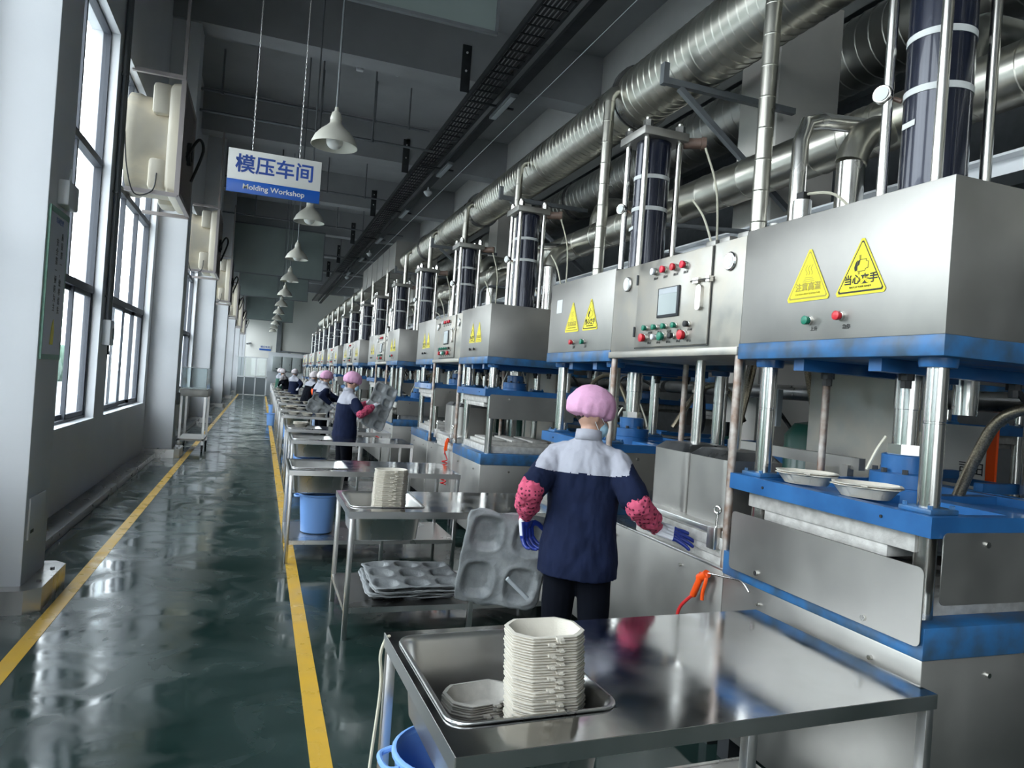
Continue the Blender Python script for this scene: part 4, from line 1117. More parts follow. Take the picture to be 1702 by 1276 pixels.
for k in range(5, 17):
    x, y, _ = TS[k]
    for q in range(random.choice((2, 3, 3))):
        o = bpy.data.objects.new('pulp_tray', random.choice(TM)); C.objects.link(o); o.location = (x + .2 + .25 * q + random.uniform(-.03, .03), y + .3 + random.uniform(-.08, .08), .82 if q < 2 else .801)
        o.location.z = .808 if q == 0 else .801
        o.rotation_euler = (0, 0, random.uniform(0, 3))
        tag(o, 'loose white pulp tray on the %s table, %s from the aisle' % (ORD[k], ('first', 'second', 'third')[q]), 'tray', 'loose trays on the far tables')

# moulded grey sheets
def sheet_bm(w, h, cols, rows, nx, ny, amp=.012, seed=0, depth=.032):
    bm = new(); g = []
    for j in range(ny + 1):
        row = []
        for i in range(nx + 1):
            x, y = w * i / nx, h * j / ny
            cx_, cy_ = (x / w * cols) % 1 - .5, (y / h * rows) % 1 - .5
            d = (abs(cx_ / .37) ** 3.2 + abs(cy_ / .37) ** 3.2) ** (1 / 3.2)
            z = -depth * (1 if d < .72 else max(0, (1.0 - d) / .28)) + (.006 * max(0, 1 - abs(d - 1.08) / .1))
            if i in (0, nx) : x += amp * .8 * noise.noise(V((seed, y * 9, 3)))
            if j in (0, ny) : y += amp * .8 * noise.noise(V((x * 9, seed, 7)))
            ex = max(0, abs(i / nx - .5) + abs(j / ny - .5) - .88)
            z += amp * noise.noise(V((x * 4, y * 4, seed))) + .2 * amp * noise.noise(V((x * 20, y * 20, seed)))
            if ex > 0:
                x -= (i / nx - .5) * ex * .5 * w; y -= (j / ny - .5) * ex * .5 * h
            row.append(bm.verts.new((x - w / 2, y - h / 2, z)))
        g.append(row)
    for j in range(ny):
        for i in range(nx): bm.faces.new((g[j][i], g[j][i + 1], g[j + 1][i + 1], g[j + 1][i]))
    return bm
for k in range(6):
    o = obj('moulded_sheet', sheet_bm(.62, .66, 3, 3, 42, 42, .016, k * 3.7), 'wetpulp', None, True)
    o.location = (1.07 + random.uniform(-.02, .02), 4.86 - .01 * k, .235 + .011 * k + (.02 if k == 5 else 0)); o.rotation_euler = (0, 0, -.04 + random.uniform(-.05, .05))
    sm = o.modifiers.new('t', 'SOLIDIFY'); sm.thickness = .004
    tag(o, 'nine-cavity wet grey pulp sheet on the lower shelf, %s of its pile' % ('lowest', 'second from bottom', 'third from bottom', 'third from top', 'second from top', 'topmost')[k], 'pulp sheet', 'grey pulp sheets on the second table shelf')
def crumple(r, sc, seed, sub=4):
    bm = new(); bmesh.ops.create_icosphere(bm, subdivisions=sub, radius=r)
    for v in bm.verts:
        n_ = noise.noise(v.co * 14 + V((seed, 0, 0))) + .6 * noise.noise(v.co * 34 + V((0, seed, 0)))
        v.co *= 1 + .55 * n_; v.co = V((v.co.x * sc[0], v.co.y * sc[1], max(v.co.z * sc[2], -r * sc[2] * .5)))
    return bm
o = obj('rag', crumple(.09, (1.15, .8, .45), 2), 'rag', None, True, (1.47, 4.56, .222)); tag(o, 'crumpled dirty white rag on the lower shelf beside the grey sheets', 'rag')
bm = new()
for k in range(4): tube(bm, [(-.03 + .022 * k, 0, .012), (-.035 + .024 * k, .05, .02), (-.04 + .026 * k, .10 + .01 * (k % 2), .012)], .011, 8)
box(bm, -.05, -.09, 0, .05, .01, .026, .01); tube(bm, [(.05, -.05, .012), (.08, -.02, .014), (.09, .02, .012)], .011, 8)
o = obj('work_glove', bm, 'glovew', None, None, (1.32, 6.42, .203)); o.rotation_euler = (0, 0, 1.4); tag(o, 'grey-white knit glove lying on the shelf of the third table', 'glove')
bm = new(); tube(bm, [(.575 + 1.0, 4.47, .30)] * 2 if False else [(.455, 2.31, .80), (.45, 2.34, .78), (.44, 2.36, .72), (.45, 2.37, .60), (.43, 2.37, .3), (.43, 2.36, .05)], .006, 6)
tag(obj('cord', bm, 'cream'), 'thin white cord hanging from the far left corner of the nearest table', 'cord')

# air gun and coiled hoses
def airgun(loc, rz, label, group):
    t = thing('air_gun', label, 'air gun', loc, rz, group)
    bm = new(); tube(bm, [(0, 0, 0), (0, .03, -.02), (0, .06, -.035)], .02, 10); 
    tube(bm, [(0, .035, -.01), (-.004, .06, -.06), (0, .10, -.13)], .017, 10); obj('body', bm, 'orange', t)
    bm = new(); tube(bm, [(0, .0, .0), (-.005, .0, -.04), (-.006, .015, -.09), (-.004, .02, -.13)], .009, 8); obj('trigger', bm, 'orange', t)
    bm = new(); tube(bm, [(0, -.01, .005), (0, -.12, .02), (0, -.25, .035), (0, -.31, .005)], .0045, 8); obj('nozzle', bm, 'chrome', t)
    return t
ag = airgun((2.065, 2.86, .82), 0, 'orange air blow gun hung on the stainless base beside the reaching worker', 'orange air guns')
bm = new(); tube(bm, [(2.065, 2.96, .69), (2.06, 3.0, .655), (2.055, 3.05, .60), (2.05, 3.06, .54), (2.05, 3.03, .46), (2.06, 3.0, .3)], .0085, 8)
tag(obj('air_hose', bm, 'redhose'), 'red air hose curling down from the orange air gun', 'hose')
def coil(x, y, z0, z1, label, group=None):
    bm = new(); pts = []
    n = 7; 
    for k in range(n * 8 + 1): pts.append((x + .03 * math.cos(k * PI / 4), y + .03 * math.sin(k * PI / 4), z0 + (z1 - z0) * k / (n * 8)))
    pts += [(x, y + .02, z1 + .08), (x, y, z1 + .2)]
    tube(bm, pts, .007, 6, False)
    tag(obj('coiled_hose', bm, 'redhose'), label, 'hose', group)
airgun((2.06, 7.86, .98), 0, 'orange air gun hanging at the second machine pair', 'orange air guns')
coil(2.06, 7.95, .45, .74, 'red coiled air hose hanging at the second machine pair', 'red coiled hoses')
coil(2.06, 12.9, .45, .74, 'red coiled air hose hanging at the third machine pair', 'red coiled hoses')

# banner board in the back
bb = thing('banner_board', 'white board with orange edge strip behind the service pipes at far right', 'board', (4.35, 3.22, 1.30))
bm = new(); box(bm, 0, 0, -.3, .02, .40, .30); box(bm, .02, .1, -1.30, .06, .14, .3); obj('board', bm, 'signw', bb)
bm = new(); box(bm, -.004, -.06, -.3, .016, .0, .30); obj('orange_strip', bm, 'orange', bb)
text('lettering', '司田', .09, 'ink', bb, FX, (-.003, .10, .02)); text('lettering', 'YOUNG', .04, 'ink', bb, FX, (-.003, .09, -.06))
bm = new()
for k in range(9): box(bm, 4.5, 2.05 + .09 * k, .9, 4.505, 2.055 + .09 * k, 1.7)
for k in range(9): box(bm, 4.5, 2.05, .9 + .1 * k, 4.505, 2.80, .905 + .1 * k)
w_ = thing('wire_cage', 'wire mesh guard with steel frame behind the nearest press', 'guard'); obj('mesh_panel', bm, 'greyp', w_)
bm = new(); box(bm, 4.48, 2.0, .85, 4.52, 2.04, 1.75); box(bm, 4.48, 2.80, .85, 4.52, 2.84, 1.75); box(bm, 4.48, 2.0, 1.72, 4.52, 2.84, 1.76); box(bm, 4.48, 2.0, .85, 4.52, 2.84, .89); obj('frame', bm, 'steel', w_)
bm = new(); tube(bm, [(2.90, 2.27, 1.29), (2.90, 2.23, 1.40), (2.90, 2.194, 1.484), (2.90, 2.118, 1.632), (2.92, 2.02, 1.70), (3.0, 1.88, 1.72), (3.2, 1.78, 1.66)], .024, 12)
tag(obj('braided_hose', bm, 'braid'), 'thick braided steel hose arching up from the nearest blue platen', 'hose')
bm = new(); cyl(bm, (3.18, 2.48, 1.66), (3.18, 2.48, 2.1), .055, 18); tag(obj('clad_pipe_end', bm, 'clad'), 'bright clad pipe end hanging behind the nearest front column', 'pipe')

# ------------------------------------------------------------------ window side things
t_ = thing('wall_poster', 'tall pale poster with green edge on the nearest window-side column', 'poster', (-1.345, 5.52, 2.10))
bm = new(); box(bm, 0, -.22, -.49, .012, .22, .49); obj('board', bm, 'poster', t_)
bm = new(); box(bm, 0, -.225, .46, .014, .225, .50); box(bm, 0, -.225, -.50, .014, .225, -.465); box(bm, 0, -.228, -.49, .014, -.215, .49); box(bm, 0, .215, -.49, .014, .228, .49); obj('frame', bm, 'postergreen', t_)
for k, ch in enumerate('安全第一预防为主'): text('lettering', ch, .055, 'darkmetal', t_, FP, (.0125, -.02, .28 - .062 * k))
for k, ch in enumerate('质量第一，效率优先'): text('lettering', ch, .055, 'darkmetal', t_, FP, (.0125, .09, .33 - .062 * k))
text('lettering', '车间管理', .045, 'signt', t_, FP, (.0125, 0, .42))
bm = new(); prism(bm, [(-.05, -.42), (.02, -.42), (.03, -.33), (.0, -.25), (-.03, -.30)], fr(FP, (.0125, 0, .02)), .002); obj('leaf_emblem', bm, 'stickyel', t_)
t_ = thing('wall_camera', 'small box with cable loop above the poster on the nearest column', 'box', (-1.345, 5.58, 2.72))
bm = new(); box(bm, 0, -.13, -.09, .07, .13, .08, .012); obj('box_body', bm, 'whitep', t_)
bm = new(); lathe(bm, [(.055 + .006 * math.cos(a), .006 * math.sin(a)) for a in [k * PI / 3 for k in range(6)]], (.03, .05, .13), (1, .3, 0), 20, closed=True); obj('cable_loop', bm, 'whitep', t_)
t_ = thing('switch_box', 'white switch box with dark hanging plug between the first two windows', 'switch box', (-1.8, 9.66, 1.93))
bm = new(); box(bm, 0, -.12, -.15, .09, .12, .15, .01); obj('box_body', bm, 'whitep', t_)
bm = new(); box(bm, .088, .0, -.07, .096, .10, .06, .004); obj('cover', bm, 'lightgreyp', t_)
bm = new(); tube(bm, [(.05, .03, -.15), (.05, .04, -.20), (.055, .035, -.26)], .012, 8); obj('plug', bm, 'black', t_)
for k, yy in enumerate((9.60, 9.68, 9.78)):
    bm = new(); cyl(bm, (-1.77, yy, 2.08), (-1.77, yy, 7.4), .022, 10)
    for z in (2.35, 3.6, 5.0): box(bm, -1.8, yy - .03, z, -1.745, yy + .03, z + .02)
    tag(obj('conduit', bm, 'greyp'), 'vertical grey conduit above the white switch box, %s' % ('nearest the first window', 'middle one', 'nearest the second window')[k], 'conduit', 'conduits above the switch box')
t_ = thing('outlet_cover', 'blank metal outlet cover low on the nearest window-side column', 'outlet', (-1.345, 5.49, .57))
bm = new(); box(bm, 0, -.17, -.14, .012, .17, .13, .004); obj('plate', bm, 'whitep', t_)
bm = new(); box(bm, .012, -.14, -.10, .015, -.08, -.08); obj('slot', bm, 'darkmetal', t_)
# more little switch units on far columns and pier conduits
for k, y in enumerate((13.55, 29.8, 37.9)):
    bm = new(); box(bm, -1.345, y, .9 if k == 0 else 3.6, -1.30, y + .14, 1.1 if k == 0 else 3.95, .005)
    tag(obj('column_unit', bm, 'greyp'), 'small grey unit on the window-side column %s' % ('beside the display cart', 'fourth from the camera', 'fifth from the camera')[k], 'box')
# display cart
dc_ = thing('display_cart', 'stainless trolley with clear acrylic box on top, beside the second column', 'cart', (-1.36, 14.35, 0))
for (x, y) in ((.02, .02), (.42, .02), (.02, 1.0), (.42, 1.0)):
    bm = new(); box(bm, x - .02, y - .02, .12, x + .02, y + .02, 1.05); lg = obj('leg', bm, 'steel', dc_)
    bm = new(); cyl(bm, (x - .015, y, .05), (x + .015, y, .05), .05, 14); box(bm, x - .02, y - .015, .05, x + .02, y + .015, .13); obj('caster', bm, 'black', lg)
bm = new(); box(bm, -.02, -.02, 1.02, .46, 1.04, 1.15, .004); obj('top_tray', bm, 'steelsat', dc_)
bm = new(); box(bm, 0, 0, .20, .44, 1.02, .235); obj('lower_shelf', bm, 'steelsat', dc_)
bm = new()
box(bm, 0, .0, 1.15, .43, .012, 1.55); box(bm, 0, .96, 1.15, .43, .972, 1.55); box(bm, 0, .012, 1.15, .012, .96, 1.55); box(bm, .418, .012, 1.15, .43, .96, 1.55)
obj('acrylic_box', bm, 'clearbox', dc_)
bm = new()
for z in (1.15, 1.545): box(bm, -.004, -.004, z, .434, .004, z + .008); box(bm, .426, 0, z, .434, .976, z + .008); box(bm, -.004, 0, z, .004, .976, z + .008); box(bm, -.004, .968, z, .434, .976, z + .008)
for (x, y) in ((0, 0), (.43, 0), (0, .972), (.43, .972)): box(bm, x - .005, y - .005, 1.15, x + .005, y + .005, 1.55)
obj('box_edges', bm, 'whitep', dc_)

# end of the hall
for k in range(3):
    t_ = thing('electrical_cabinet', '%s pale grey electrical cabinet on the far wall' % ('left', 'middle', 'right')[k], 'cabinet', (.62 + .56 * k, YP + .9, 1.5), 0, 'electrical cabinets on the far wall')
    bm = new(); box(bm, 0, -.22, 0, .52, 0, .86, .01); obj('body', bm, 'boxgrey', t_)
    bm = new(); box(bm, .02, -.235, .02, .50, -.22, .84, .004); d_ = obj('door', bm, 'boxgrey', t_)
    bm = new(); box(bm, .42, -.245, .36, .44, -.235, .46); box(bm, .2, -.24, .1, .30, -.235, .16) if k == 0 else None; obj('handle', bm, 'darkmetal', d_)
t_ = thing('end_sign', 'small white and blue workshop sign on the far end wall', 'sign', (.2, Y1 - .02, 3.05))
bm = new(); box(bm, -.45, -.03, .14, .45, 0, .42); obj('board', bm, 'signw', t_)
bm = new(); box(bm, -.45, -.032, 0, .45, 0, .14); obj('blue_band', bm, 'signb', t_)
text('lettering', '模压车间', .18, 'signt', t_, FY, (0, -.033, .27), off=.003)
t_ = thing('security_camera', 'white security camera on the far end wall left of the sign', 'camera', (-1.0, Y1 - .02, 3.55))
bm = new(); lathe(bm, [(.1, 0), (.1, .05), (.03, .06), (.03, .15)], (0, 0, 0), (0, -1, 0), 14); cyl(bm, (0, -.1, 0), (-.2, -.5, -.08), .09, 12); obj('body', bm, 'whitep', t_)
bm = new(); cyl(bm, (-.2, -.5, -.08), (-.205, -.51, -.082), .07, 12); obj('lens', bm, 'black', t_)
# ------------------------------------------------------------------ people
def capsule(bm, a, b, ra, rb, n=14, fl=1.0, axis=None):
    a, b = V(a), V(b); d = (b - a); L_ = d.length; d.normalize()
    if axis is None: u, v = basis(d)
    else:
        u = V(axis); u = (u - d * u.dot(d)).normalized(); v = d.cross(u)
    rs = []
    for k in range(5):
        t_ = k / 4 * PI / 2; rs.append((a - d * ra * math.cos(t_), ra * max(.05, math.sin(t_))))
    for k in range(5):
        t_ = k / 4 * PI / 2; rs.append((b + d * rb * math.sin(t_), rb * max(.05, math.cos(t_))))
    prev = None; first = None
    for c, r in rs:
        rg = ring(bm, c, u, v, r, n, 0, r * fl)
        if prev: bridge(bm, prev, rg)
        else: first = rg
        prev = rg
    bm.faces.new(first[::-1]); bm.faces.new(prev)

def loft(bm, secs, n=24):
    """secs: (center, rx, ry, axis x vector) elliptical sections, closed ends"""
    prev = None; first = None
    for c, rx, ry, ax in secs:
        u = V(ax).normalized(); v = V((0, 0, 1)).cross(u).normalized()
        rg = ring(bm, V(c), u, v, rx, n, 0, ry)
        if prev: bridge(bm, prev, rg)
        else: first = rg
        prev = rg
    bm.faces.new(first[::-1]); bm.faces.new(prev)

def fuse(bm, vox, it=2, wr=0, wfreq=10, wst=(1, 1, 1), seed=0):
    bmesh.ops.recalc_face_normals(bm, faces=bm.faces)
    me = bpy.data.meshes.new('tmp'); bm.to_mesh(me); bm.free()
    o = bpy.data.objects.new('tmp', me); C.objects.link(o)
    r = o.modifiers.new('r', 'REMESH'); r.mode = 'VOXEL'; r.voxel_size = vox
    dg = bpy.context.evaluated_depsgraph_get()
    m2 = bpy.data.meshes.new_from_object(o.evaluated_get(dg))
    bpy.data.objects.remove(o)
    b2 = new(); b2.from_mesh(m2); bpy.data.meshes.remove(m2)
    for _ in range(it): bmesh.ops.smooth_vert(b2, verts=b2.verts, factor=.5, use_axis_x=True, use_axis_y=True, use_axis_z=True)
    if wr:
        b2.normal_update()
        ds = []
        for v in b2.verts:
            p = V((v.co.x * wst[0], v.co.y * wst[1], v.co.z * wst[2])) * wfreq
            ds.append(v.normal * wr * (noise.noise(p + V((seed, 0, 0))) + .55 * noise.noise(p * 2.5 + V((0, seed, 0))) + .22 * noise.noise(p * 6)))
        for v, d in zip(b2.verts, ds): v.co += d
    return b2

def ik(s, h, l1, l2, pole):
    s, h = V(s), V(h); d = h - s; D = min(d.length, (l1 + l2) * .995); dn = d.normalized()
    a = (l1 * l1 - l2 * l2 + D * D) / (2 * D); r = math.sqrt(max(l1 * l1 - a * a, 0))
    p = V(pole); p = (p - dn * p.dot(dn)).normalized()
    return s + dn * a + p * r, s + dn * D

def hand_bm(curl, spread=.0, thumb=.5, side=1, vox=.0035):
    """wrist at origin, fingers toward +Y, palm -Z, thumb on side*X"""
    bm = new()
    for q in range(4): capsule(bm, (-.028 + .0187 * q, .012, 0), (-.030 + .020 * q, .082, 0), .013, .0115, 10)
    capsule(bm, (0, -.03, 0), (0, .02, 0), .030, .030, 12, .75)
    lens = [.062, .075, .080, .070]
    for q in range(4):
        i = q if side > 0 else 3 - q
        x = -.031 + .0205 * q; L0 = lens[i]; c = curl[i] if isinstance(curl, (list, tuple)) else curl
        p = V((x, .088, 0)); ang = 0; sp = (q - 1.5) * spread
        for s, f in enumerate((.45, .32, .23)):
            ang += c * (.9 if s == 0 else 1.1)
            d = V((math.sin(sp), math.cos(ang) * math.cos(sp), -math.sin(ang)))
            p2 = p + d * L0 * f * 1.08; capsule(bm, p, p2, .0098 - .0008 * s, .0092 - .0008 * s, 8); p = p2
    p = V((side * .026, .02, -.006)); 
    for s, (l, a) in enumerate(((.04, thumb), (.032, thumb * .6), (.026, thumb * .4))):
        d = V((side * math.sin(a), math.cos(a), -.35)).normalized(); p2 = p + d * l; capsule(bm, p, p2, .013 - .0015 * s, .012 - .0015 * s, 8); p = p2
    return fuse(bm, vox, 2)

def xform(bm, mtx):
    bmesh.ops.transform(bm, matrix=mtx, verts=bm.verts); return bm

def hframe(w, d, palm):
    d = V(d).normalized(); z = -V(palm); z = (z - d * z.dot(d)).normalized(); x = d.cross(z)
    mm = Matrix((x, d, z)).transposed().to_4x4(); mm.translation = V(w); return mm

def person(label, loc, yaw, rh, lh, group=None, vox=.012, lean=0, turn=0, tilt=0, cap='cap', jacket='navy', yoke='yoke', sleeves='dots', glv=True, rpole=(.6, -.4, -.7), lpole=(-.6, -.4, -.7), rdir=None, rpalm=(0, 0, -1), ldir=None, lpalm=(0, 0, -1), hs=1.0, trouser='trouser', rcurl=.35, lcurl=.7, detail=True):
    def B(x, y, z):  # lean forward about the hips
        z0 = .88; dz = z - z0
        if dz > 0: return V((x, y + dz * math.sin(lean), z0 + dz * math.cos(lean)))
        return V((x, y, z))
    sh = {1: B(.155, 0, 1.295), -1: B(-.155, 0, 1.295)}
    nk = B(0, -.005, 1.40); hd = B(0, .02, 1.515) + V((0, .02, 0))
    Rz = Matrix.Rotation(turn, 3, 'Z'); Rx = Matrix.Rotation(tilt, 3, 'X')
    def Hh(x, y, z): return hd + Rz @ Rx @ V((x, y, z))
    arms = {}
    for s, hh, pole in ((1, rh, rpole), (-1, lh, lpole)):
        e, w = ik(sh[s], hh, .26, .24, pole); arms[s] = (sh[s], e, w)
    # body
    bm = new()
    loft(bm, [(B(0, 0, .80), .13, .095, (1, 0, 0)), (B(0, 0, .90), .15, .10, (1, 0, 0)), (B(0, 0, 1.02), .13, .09, (1, 0, 0)), (B(0, 0, 1.20), .15, .10, (1, 0, 0)), (B(0, 0, 1.33), .15, .085, (1, 0, 0)), (B(0, -.005, 1.38), .07, .06, (1, 0, 0))])
    capsule(bm, B(0, -.01, 1.34), hd + V((0, -.02, -.04)), .052, .050)
    sphere(bm, Hh(0, -.01, .02), .083, 20, 14, (.9, 1.08, 1.12))
    capsule(bm, Hh(0, .035, -.03), Hh(0, .05, -.075), .055, .034)
    capsule(bm, Hh(0, .085, .01), Hh(0, .10, -.022), .009, .014)
    for s in (1, -1):
        capsule(bm, Hh(s * .082, -.005, .015), Hh(s * .078, -.002, -.018), .014, .010, 8)
        capsule(bm, Hh(s * .018, .093, -.062), Hh(0, .098, -.062), .006, .006, 8)
        a, e, w = arms[s]; capsule(bm, a, e, .045, .037); capsule(bm, e, w, .037, .025)
        if not glv or not detail: capsule(bm, w, w + (w - e).normalized() * .07, .026, .03)
        hp = V((s * .08, 0, .84)); kn = V((s * .09, .02, .46)); an = V((s * .09, -.01, .07))
        capsule(bm, hp, kn, .075, .052); capsule(bm, kn, an, .05, .034)
    body = fuse(bm, vox, 2)
    P_ = obj('person', body, 'skin', None, True)
    tag(P_, label, 'person', group)
    P_.location = loc; P_.rotation_euler = (0, 0, yaw); P_.scale = (hs, hs, hs)
    # shoes
    for s in (1, -1):
        bm = new(); capsule(bm, (s * .09, -.03, .045), (s * .095, .13, .038), .045, .04, 12, .85); obj('shoe', bm, 'black', P_, True)
    # trousers
    bm = new()
    loft(bm, [(V((0, 0, .80)), .155, .12, (1, 0, 0)), (V((0, 0, .95)), .16, .12, (1, 0, 0))])
    for s in (1, -1):
        capsule(bm, (s * .08, 0, .82), (s * .095, .02, .48), .095, .078); capsule(bm, (s * .095, .02, .50), (s * .10, -.01, .12), .078, .068)
    obj('trousers', fuse(bm, vox, 2, .004, 9, (1, 1, .5)), trouser, P_, True)
    # jacket
    bm = new()
    loft(bm, [(B(0, .0, .72) if lean == 0 else V((0, 0, .72)), .205, .155, (1, 0, 0)), (B(0, 0, .80), .205, .16, (1, 0, 0)), (B(0, 0, .98), .185, .145, (1, 0, 0)), (B(0, 0, 1.15), .19, .14, (1, 0, 0)), (B(0, -.01, 1.26), .18, .125, (1, 0, 0)), (B(0, -.01, 1.33), .15, .105, (1, 0, 0)), (B(0, -.01, 1.375), .10, .08, (1, 0, 0)), (B(0, -.01, 1.405), .072, .068, (1, 0, 0)), (B(0, -.005, 1.425), .066, .062, (1, 0, 0))], 28)
    for s in (1, -1):
        a, e, w = arms[s]
        capsule(bm, B(s * .06, -.005, 1.335), a, .06, .072); capsule(bm, a, a.lerp(e, .80), .076, .074)
        if sleeves is None: capsule(bm, e, w.lerp(e, .1), .058, .042)
    jb = fuse(bm, vox * .8, 2, .012, 9, (1, 1, .45), seed=len(label))
    jm = meshof(jb, 'jacket', [M[jacket], M[yoke]], True)
    for pl in jm.polygons:
        c = pl.center
        # yoke over the shoulders, undo lean
        dz = (c.z - .88); zz = .88 + dz * math.cos(lean) + (c.y) * math.sin(lean)
        lim = 1.225 + .15 * max(0, abs(c.x) - .15)
        if zz > lim and abs(c.x) < .235: pl.material_index = 1
    obj('jacket', jm, None, P_)
    if yoke:
        bm = new(); cc = B(0, -.01, 1.415)
        lathe(bm, [(.067, -.02), (.071, -.02), (.066, .035), (.060, .035)], cc, (0, math.sin(lean) * .6 + .12, 1), 24, closed=True); obj('collar', bm, yoke, P_, True)
    # dotted oversleeves and gloves
    for s, c_, dr, pm in ((1, rcurl, rdir, rpalm), (-1, lcurl, ldir, lpalm)):
        a, e, w = arms[s]
        fd = (w - e).normalized()
        if sleeves:
            bm = new(); capsule(bm, e.lerp(a, .42), e, .060, .064, 18); capsule(bm, e, w.lerp(e, .4), .064, .060, 18); capsule(bm, w.lerp(e, .45), w.lerp(e, .02), .058, .034, 18)
            obj('oversleeve', fuse(bm, vox * .7, 1, .011, 20, seed=s * 3), sleeves, P_, True)
        if glv and detail:
            mtx = hframe(w, dr if dr else fd, pm)
            hb = hand_bm(c_, .16, 1.0, side=-s)
            hb2 = xform(hb, Matrix.Diagonal((1.22, 1.18, 1.3, 1)))
            gm = meshof(hb2, 'glove', [M['glovew'], M['gloveb']], True)
            for pl in gm.polygons:
                if pl.center.y > .088 or (pl.center.z < -.008 and pl.center.y > .02): pl.material_index = 1
            gm.transform(mtx); obj('glove', gm, None, P_)
        elif glv:
            bm = new(); capsule(bm, w - fd * .01, w + fd * .05, .03, .036, 12, .8)
            for q in range(4): capsule(bm, w + fd * .06 + V((.02 * (q - 1.5), 0, 0)), w + fd * .115 + V((.02 * (q - 1.5), 0, -.012)), .011, .009, 8)
            capsule(bm, w + fd * .02, w + fd * .05 + V((-s * .045, 0, 0)), .013, .01, 8)
            obj('glove', bm, 'glovew', P_, True)
    # hair, cap, mask, eyes
    bm = new(); sphere(bm, Hh(0, -.02, .035), .089, 20, 14, (.95, 1.0, .98)); obj('hair', bm, 'hair', P_, True)
    bm = new()
    sphere(bm, V((0, 0, 0)), .122, 56, 32, (.94, 1.06, .93))
    for v in bm.verts:
        a = math.atan2(v.co.y, v.co.x)
        if v.co.z < -.045:
            v.co.z = -.045 + (v.co.z + .045) * .35
        k_ = 1 + .045 * math.sin(a * 19 + 2 * math.sin(a * 5)) * max(0, min(1, (.05 - v.co.z) / .09)) + .05 * noise.noise(v.co * 16) + .03 * noise.noise(v.co * 40)
        v.co *= k_
    mx = Matrix.Translation(Hh(0, -.022, .055)) @ (Rz @ Rx).to_4x4() @ Matrix.Rotation(.16, 4, 'X')
    obj('cap', xform(bm, mx), cap, P_, True)
    bm = new(); sphere(bm, V((0, 0, 0)), .062, 20, 12, (.92, .72, .80)); mx = Matrix.Translation(Hh(0, .062, -.045)) @ (Rz @ Rx).to_4x4()
    mk = obj('face_mask', xform(bm, mx), 'mask', P_, True)
    if detail:
        for s in (1, -1):
            bm = new(); tube(bm, [Hh(s * .05, .07, -.02), Hh(s * .082, .03, .0), Hh(s * .09, -.01, .03)], .0018, 5); tube(bm, [Hh(s * .05, .06, -.075), Hh(s * .082, .02, -.05), Hh(s * .088, -.012, -.02)], .0018, 5)
            obj('ear_loop', bm, 'whitep', mk, True)
    bm = new()
    for s in (1, -1): sphere(bm, Hh(s * .03, .078, .022), .010, 10, 8)
    obj('eyes', bm, 'black', P_, True)
    return P_, arms

# main worker: centre (1.58, 3.28), facing away from the camera and toward the machine
yw = -math.radians(36)
def loc2(base, yaw, p, hs=1.0):
    q = Matrix.Rotation(-yaw, 3, 'Z') @ (V(p) - V(base)); return q / hs
b1 = (1.575, 3.26, 0)
rw = loc2(b1, yw, (1.93, 3.12, .985)); lw = loc2(b1, yw, (1.35, 3.45, .97))
w1, arms1 = person('worker in pink cap, navy jacket and pink polka oversleeves, seen from behind, reaching right', b1, yw, rw, lw, vox=.009, lean=.12, turn=-1.0, tilt=-.3,
       rdir=loc2((0, 0, 0), yw, (.80, -.42, -.22)), rpalm=loc2((0, 0, 0), yw, (.45, .35, -1)), ldir=loc2((0, 0, 0), yw, (.12, -.1, -1)), lpalm=loc2((0, 0, 0), yw, (.5, -.9, -.1)), rcurl=.12, lcurl=.5, rpole=(.14, -1, -.1), lpole=(-.12, -1, -.1), hs=1.0)
o = obj('moulded_sheet', sheet_bm(.46, .52, 2, 2, 44, 48, .02, 9, .03), 'wetpulp', None, True)
o.matrix_world = Matrix.Translation((1.27, 3.52, .73)) @ Matrix.Rotation(.10, 4, 'Y') @ Matrix.Rotation(-.15, 4, 'Z') @ Matrix.Rotation(math.radians(100), 4, 'X')
sm = o.modifiers.new('t', 'SOLIDIFY'); sm.thickness = .004
tag(o, 'large wet grey pulp sheet held in the left glove of the polka-sleeved worker', 'pulp sheet')
bm = new(); cyl(bm, (1.26, 3.42, .66), (1.37, 3.40, .56), .012, 10); tag(obj('plastic_rod', bm, 'lightgreyp'), 'short pale plastic rod against the held grey sheet', 'rod')

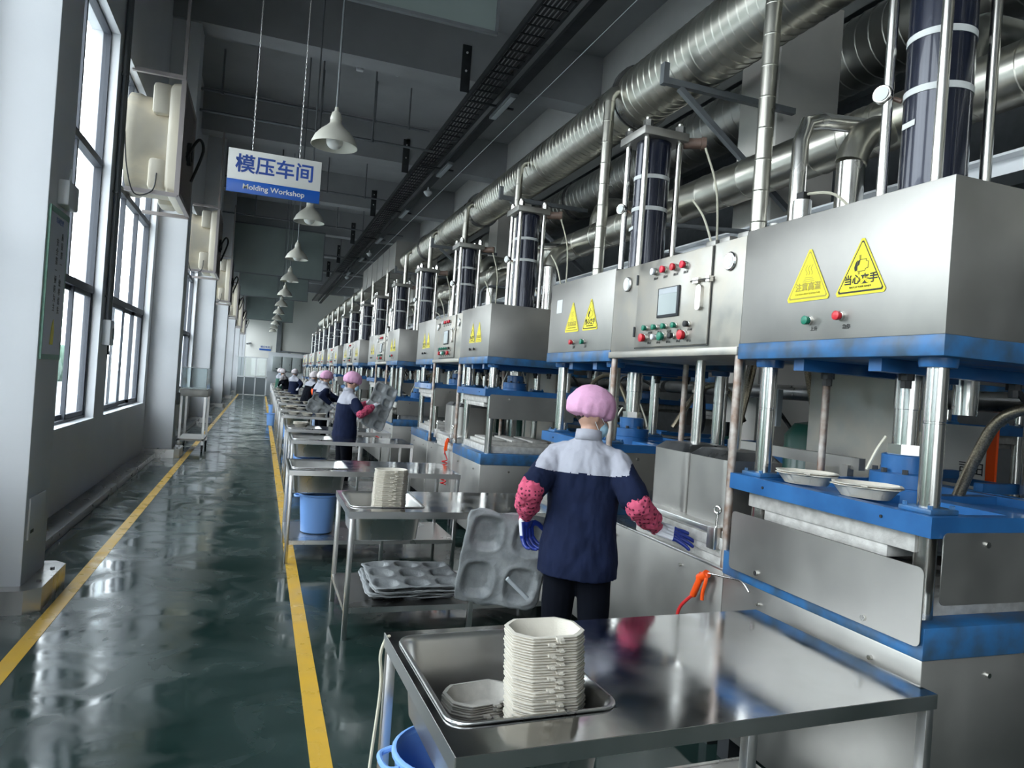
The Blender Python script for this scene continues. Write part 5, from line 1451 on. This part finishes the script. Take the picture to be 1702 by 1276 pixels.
# second visible worker in profile holding a sheet
def fw_worker(label, x, y, yawdeg, r, l, **kw):
    b = (x, y, 0); ya = math.radians(yawdeg)
    hs = kw.pop('hs', 1.0)
    return person(label, b, ya, loc2(b, ya, r, hs), loc2(b, ya, l, hs), vox=kw.pop('vox', .014), hs=hs, detail=False, **kw)
fw_worker('worker in pink cap holding up a grey sheet between the fourth and fifth tables', 1.15, 10.1, -75, (1.50, 9.92, 1.22), (1.46, 10.25, 1.25), tilt=-.3, turn=.0, hs=1.0, lean=.06)
o = obj('moulded_sheet', sheet_bm(.34, .66, 2, 4, 30, 50, .015, 4), 'wetpulp', None, True)
o.matrix_world = Matrix.Translation((1.60, 10.02, 1.22)) @ Matrix.Rotation(.35, 4, 'Y') @ Matrix.Rotation(math.radians(80), 4, 'X')
o.modifiers.new('t', 'SOLIDIFY').thickness = .004
tag(o, 'long grey moulded sheet held upright by the worker at the fourth table', 'pulp sheet')
fw_worker('worker in pink cap and navy jacket with folded grey sheet, behind the fifth table', 1.20, 14.85, -70, (1.35, 14.55, 1.02), (1.55, 15.0, 1.08), tilt=-.15, group='workers farther along', sleeves=None, lean=.08)
o = obj('moulded_sheet', sheet_bm(.45, .4, 2, 2, 24, 24, .05, 14), 'wetpulp', None, True)
o.matrix_world = Matrix.Translation((1.15, 14.55, .98)) @ Matrix.Rotation(.5, 4, 'Y') @ Matrix.Rotation(math.radians(75), 4, 'X')
o.modifiers.new('t', 'SOLIDIFY').thickness = .006
tag(o, 'folded grey pulp sheet held low by the worker behind the fifth table', 'pulp sheet')
fw_worker('worker in pale cap and navy jacket over light blue, third from the polka-sleeved one', 1.26, 16.75, -80, (1.75, 16.6, 1.05), (1.75, 17.0, 1.05), cap='capw', trouser='lightb', sleeves=None, lean=.1)
fw_worker('stooping worker in grey clothes with pale cap, with an orange glove', 1.2, 19.85, -60, (1.4, 19.5, .9), (1.6, 19.95, .95), cap='capw', jacket='trouser', yoke='yoke', sleeves='orange', lean=.3)
fw_worker('worker in navy with pale cap, far down the row near the cabinets', 1.15, 26.8, -40, (1.3, 26.4, 1.0), (1.5, 27.0, 1.0), cap='capw', sleeves=None, vox=.02)
fw_worker('worker in dark red and grey with pale cap, bent over a far table', 1.0, 29.6, 60, (.75, 29.3, .95), (.7, 29.9, .95), cap='capw', jacket='trouser', yoke='rag', sleeves=None, lean=.3, vox=.02)
fw_worker('worker in dark green jacket with pale cap, farthest toward the aisle', .78, 32.2, -60, (1.0, 31.9, .95), (1.2, 32.4, 1.0), cap='capw', jacket='greencloth', sleeves=None, vox=.02)
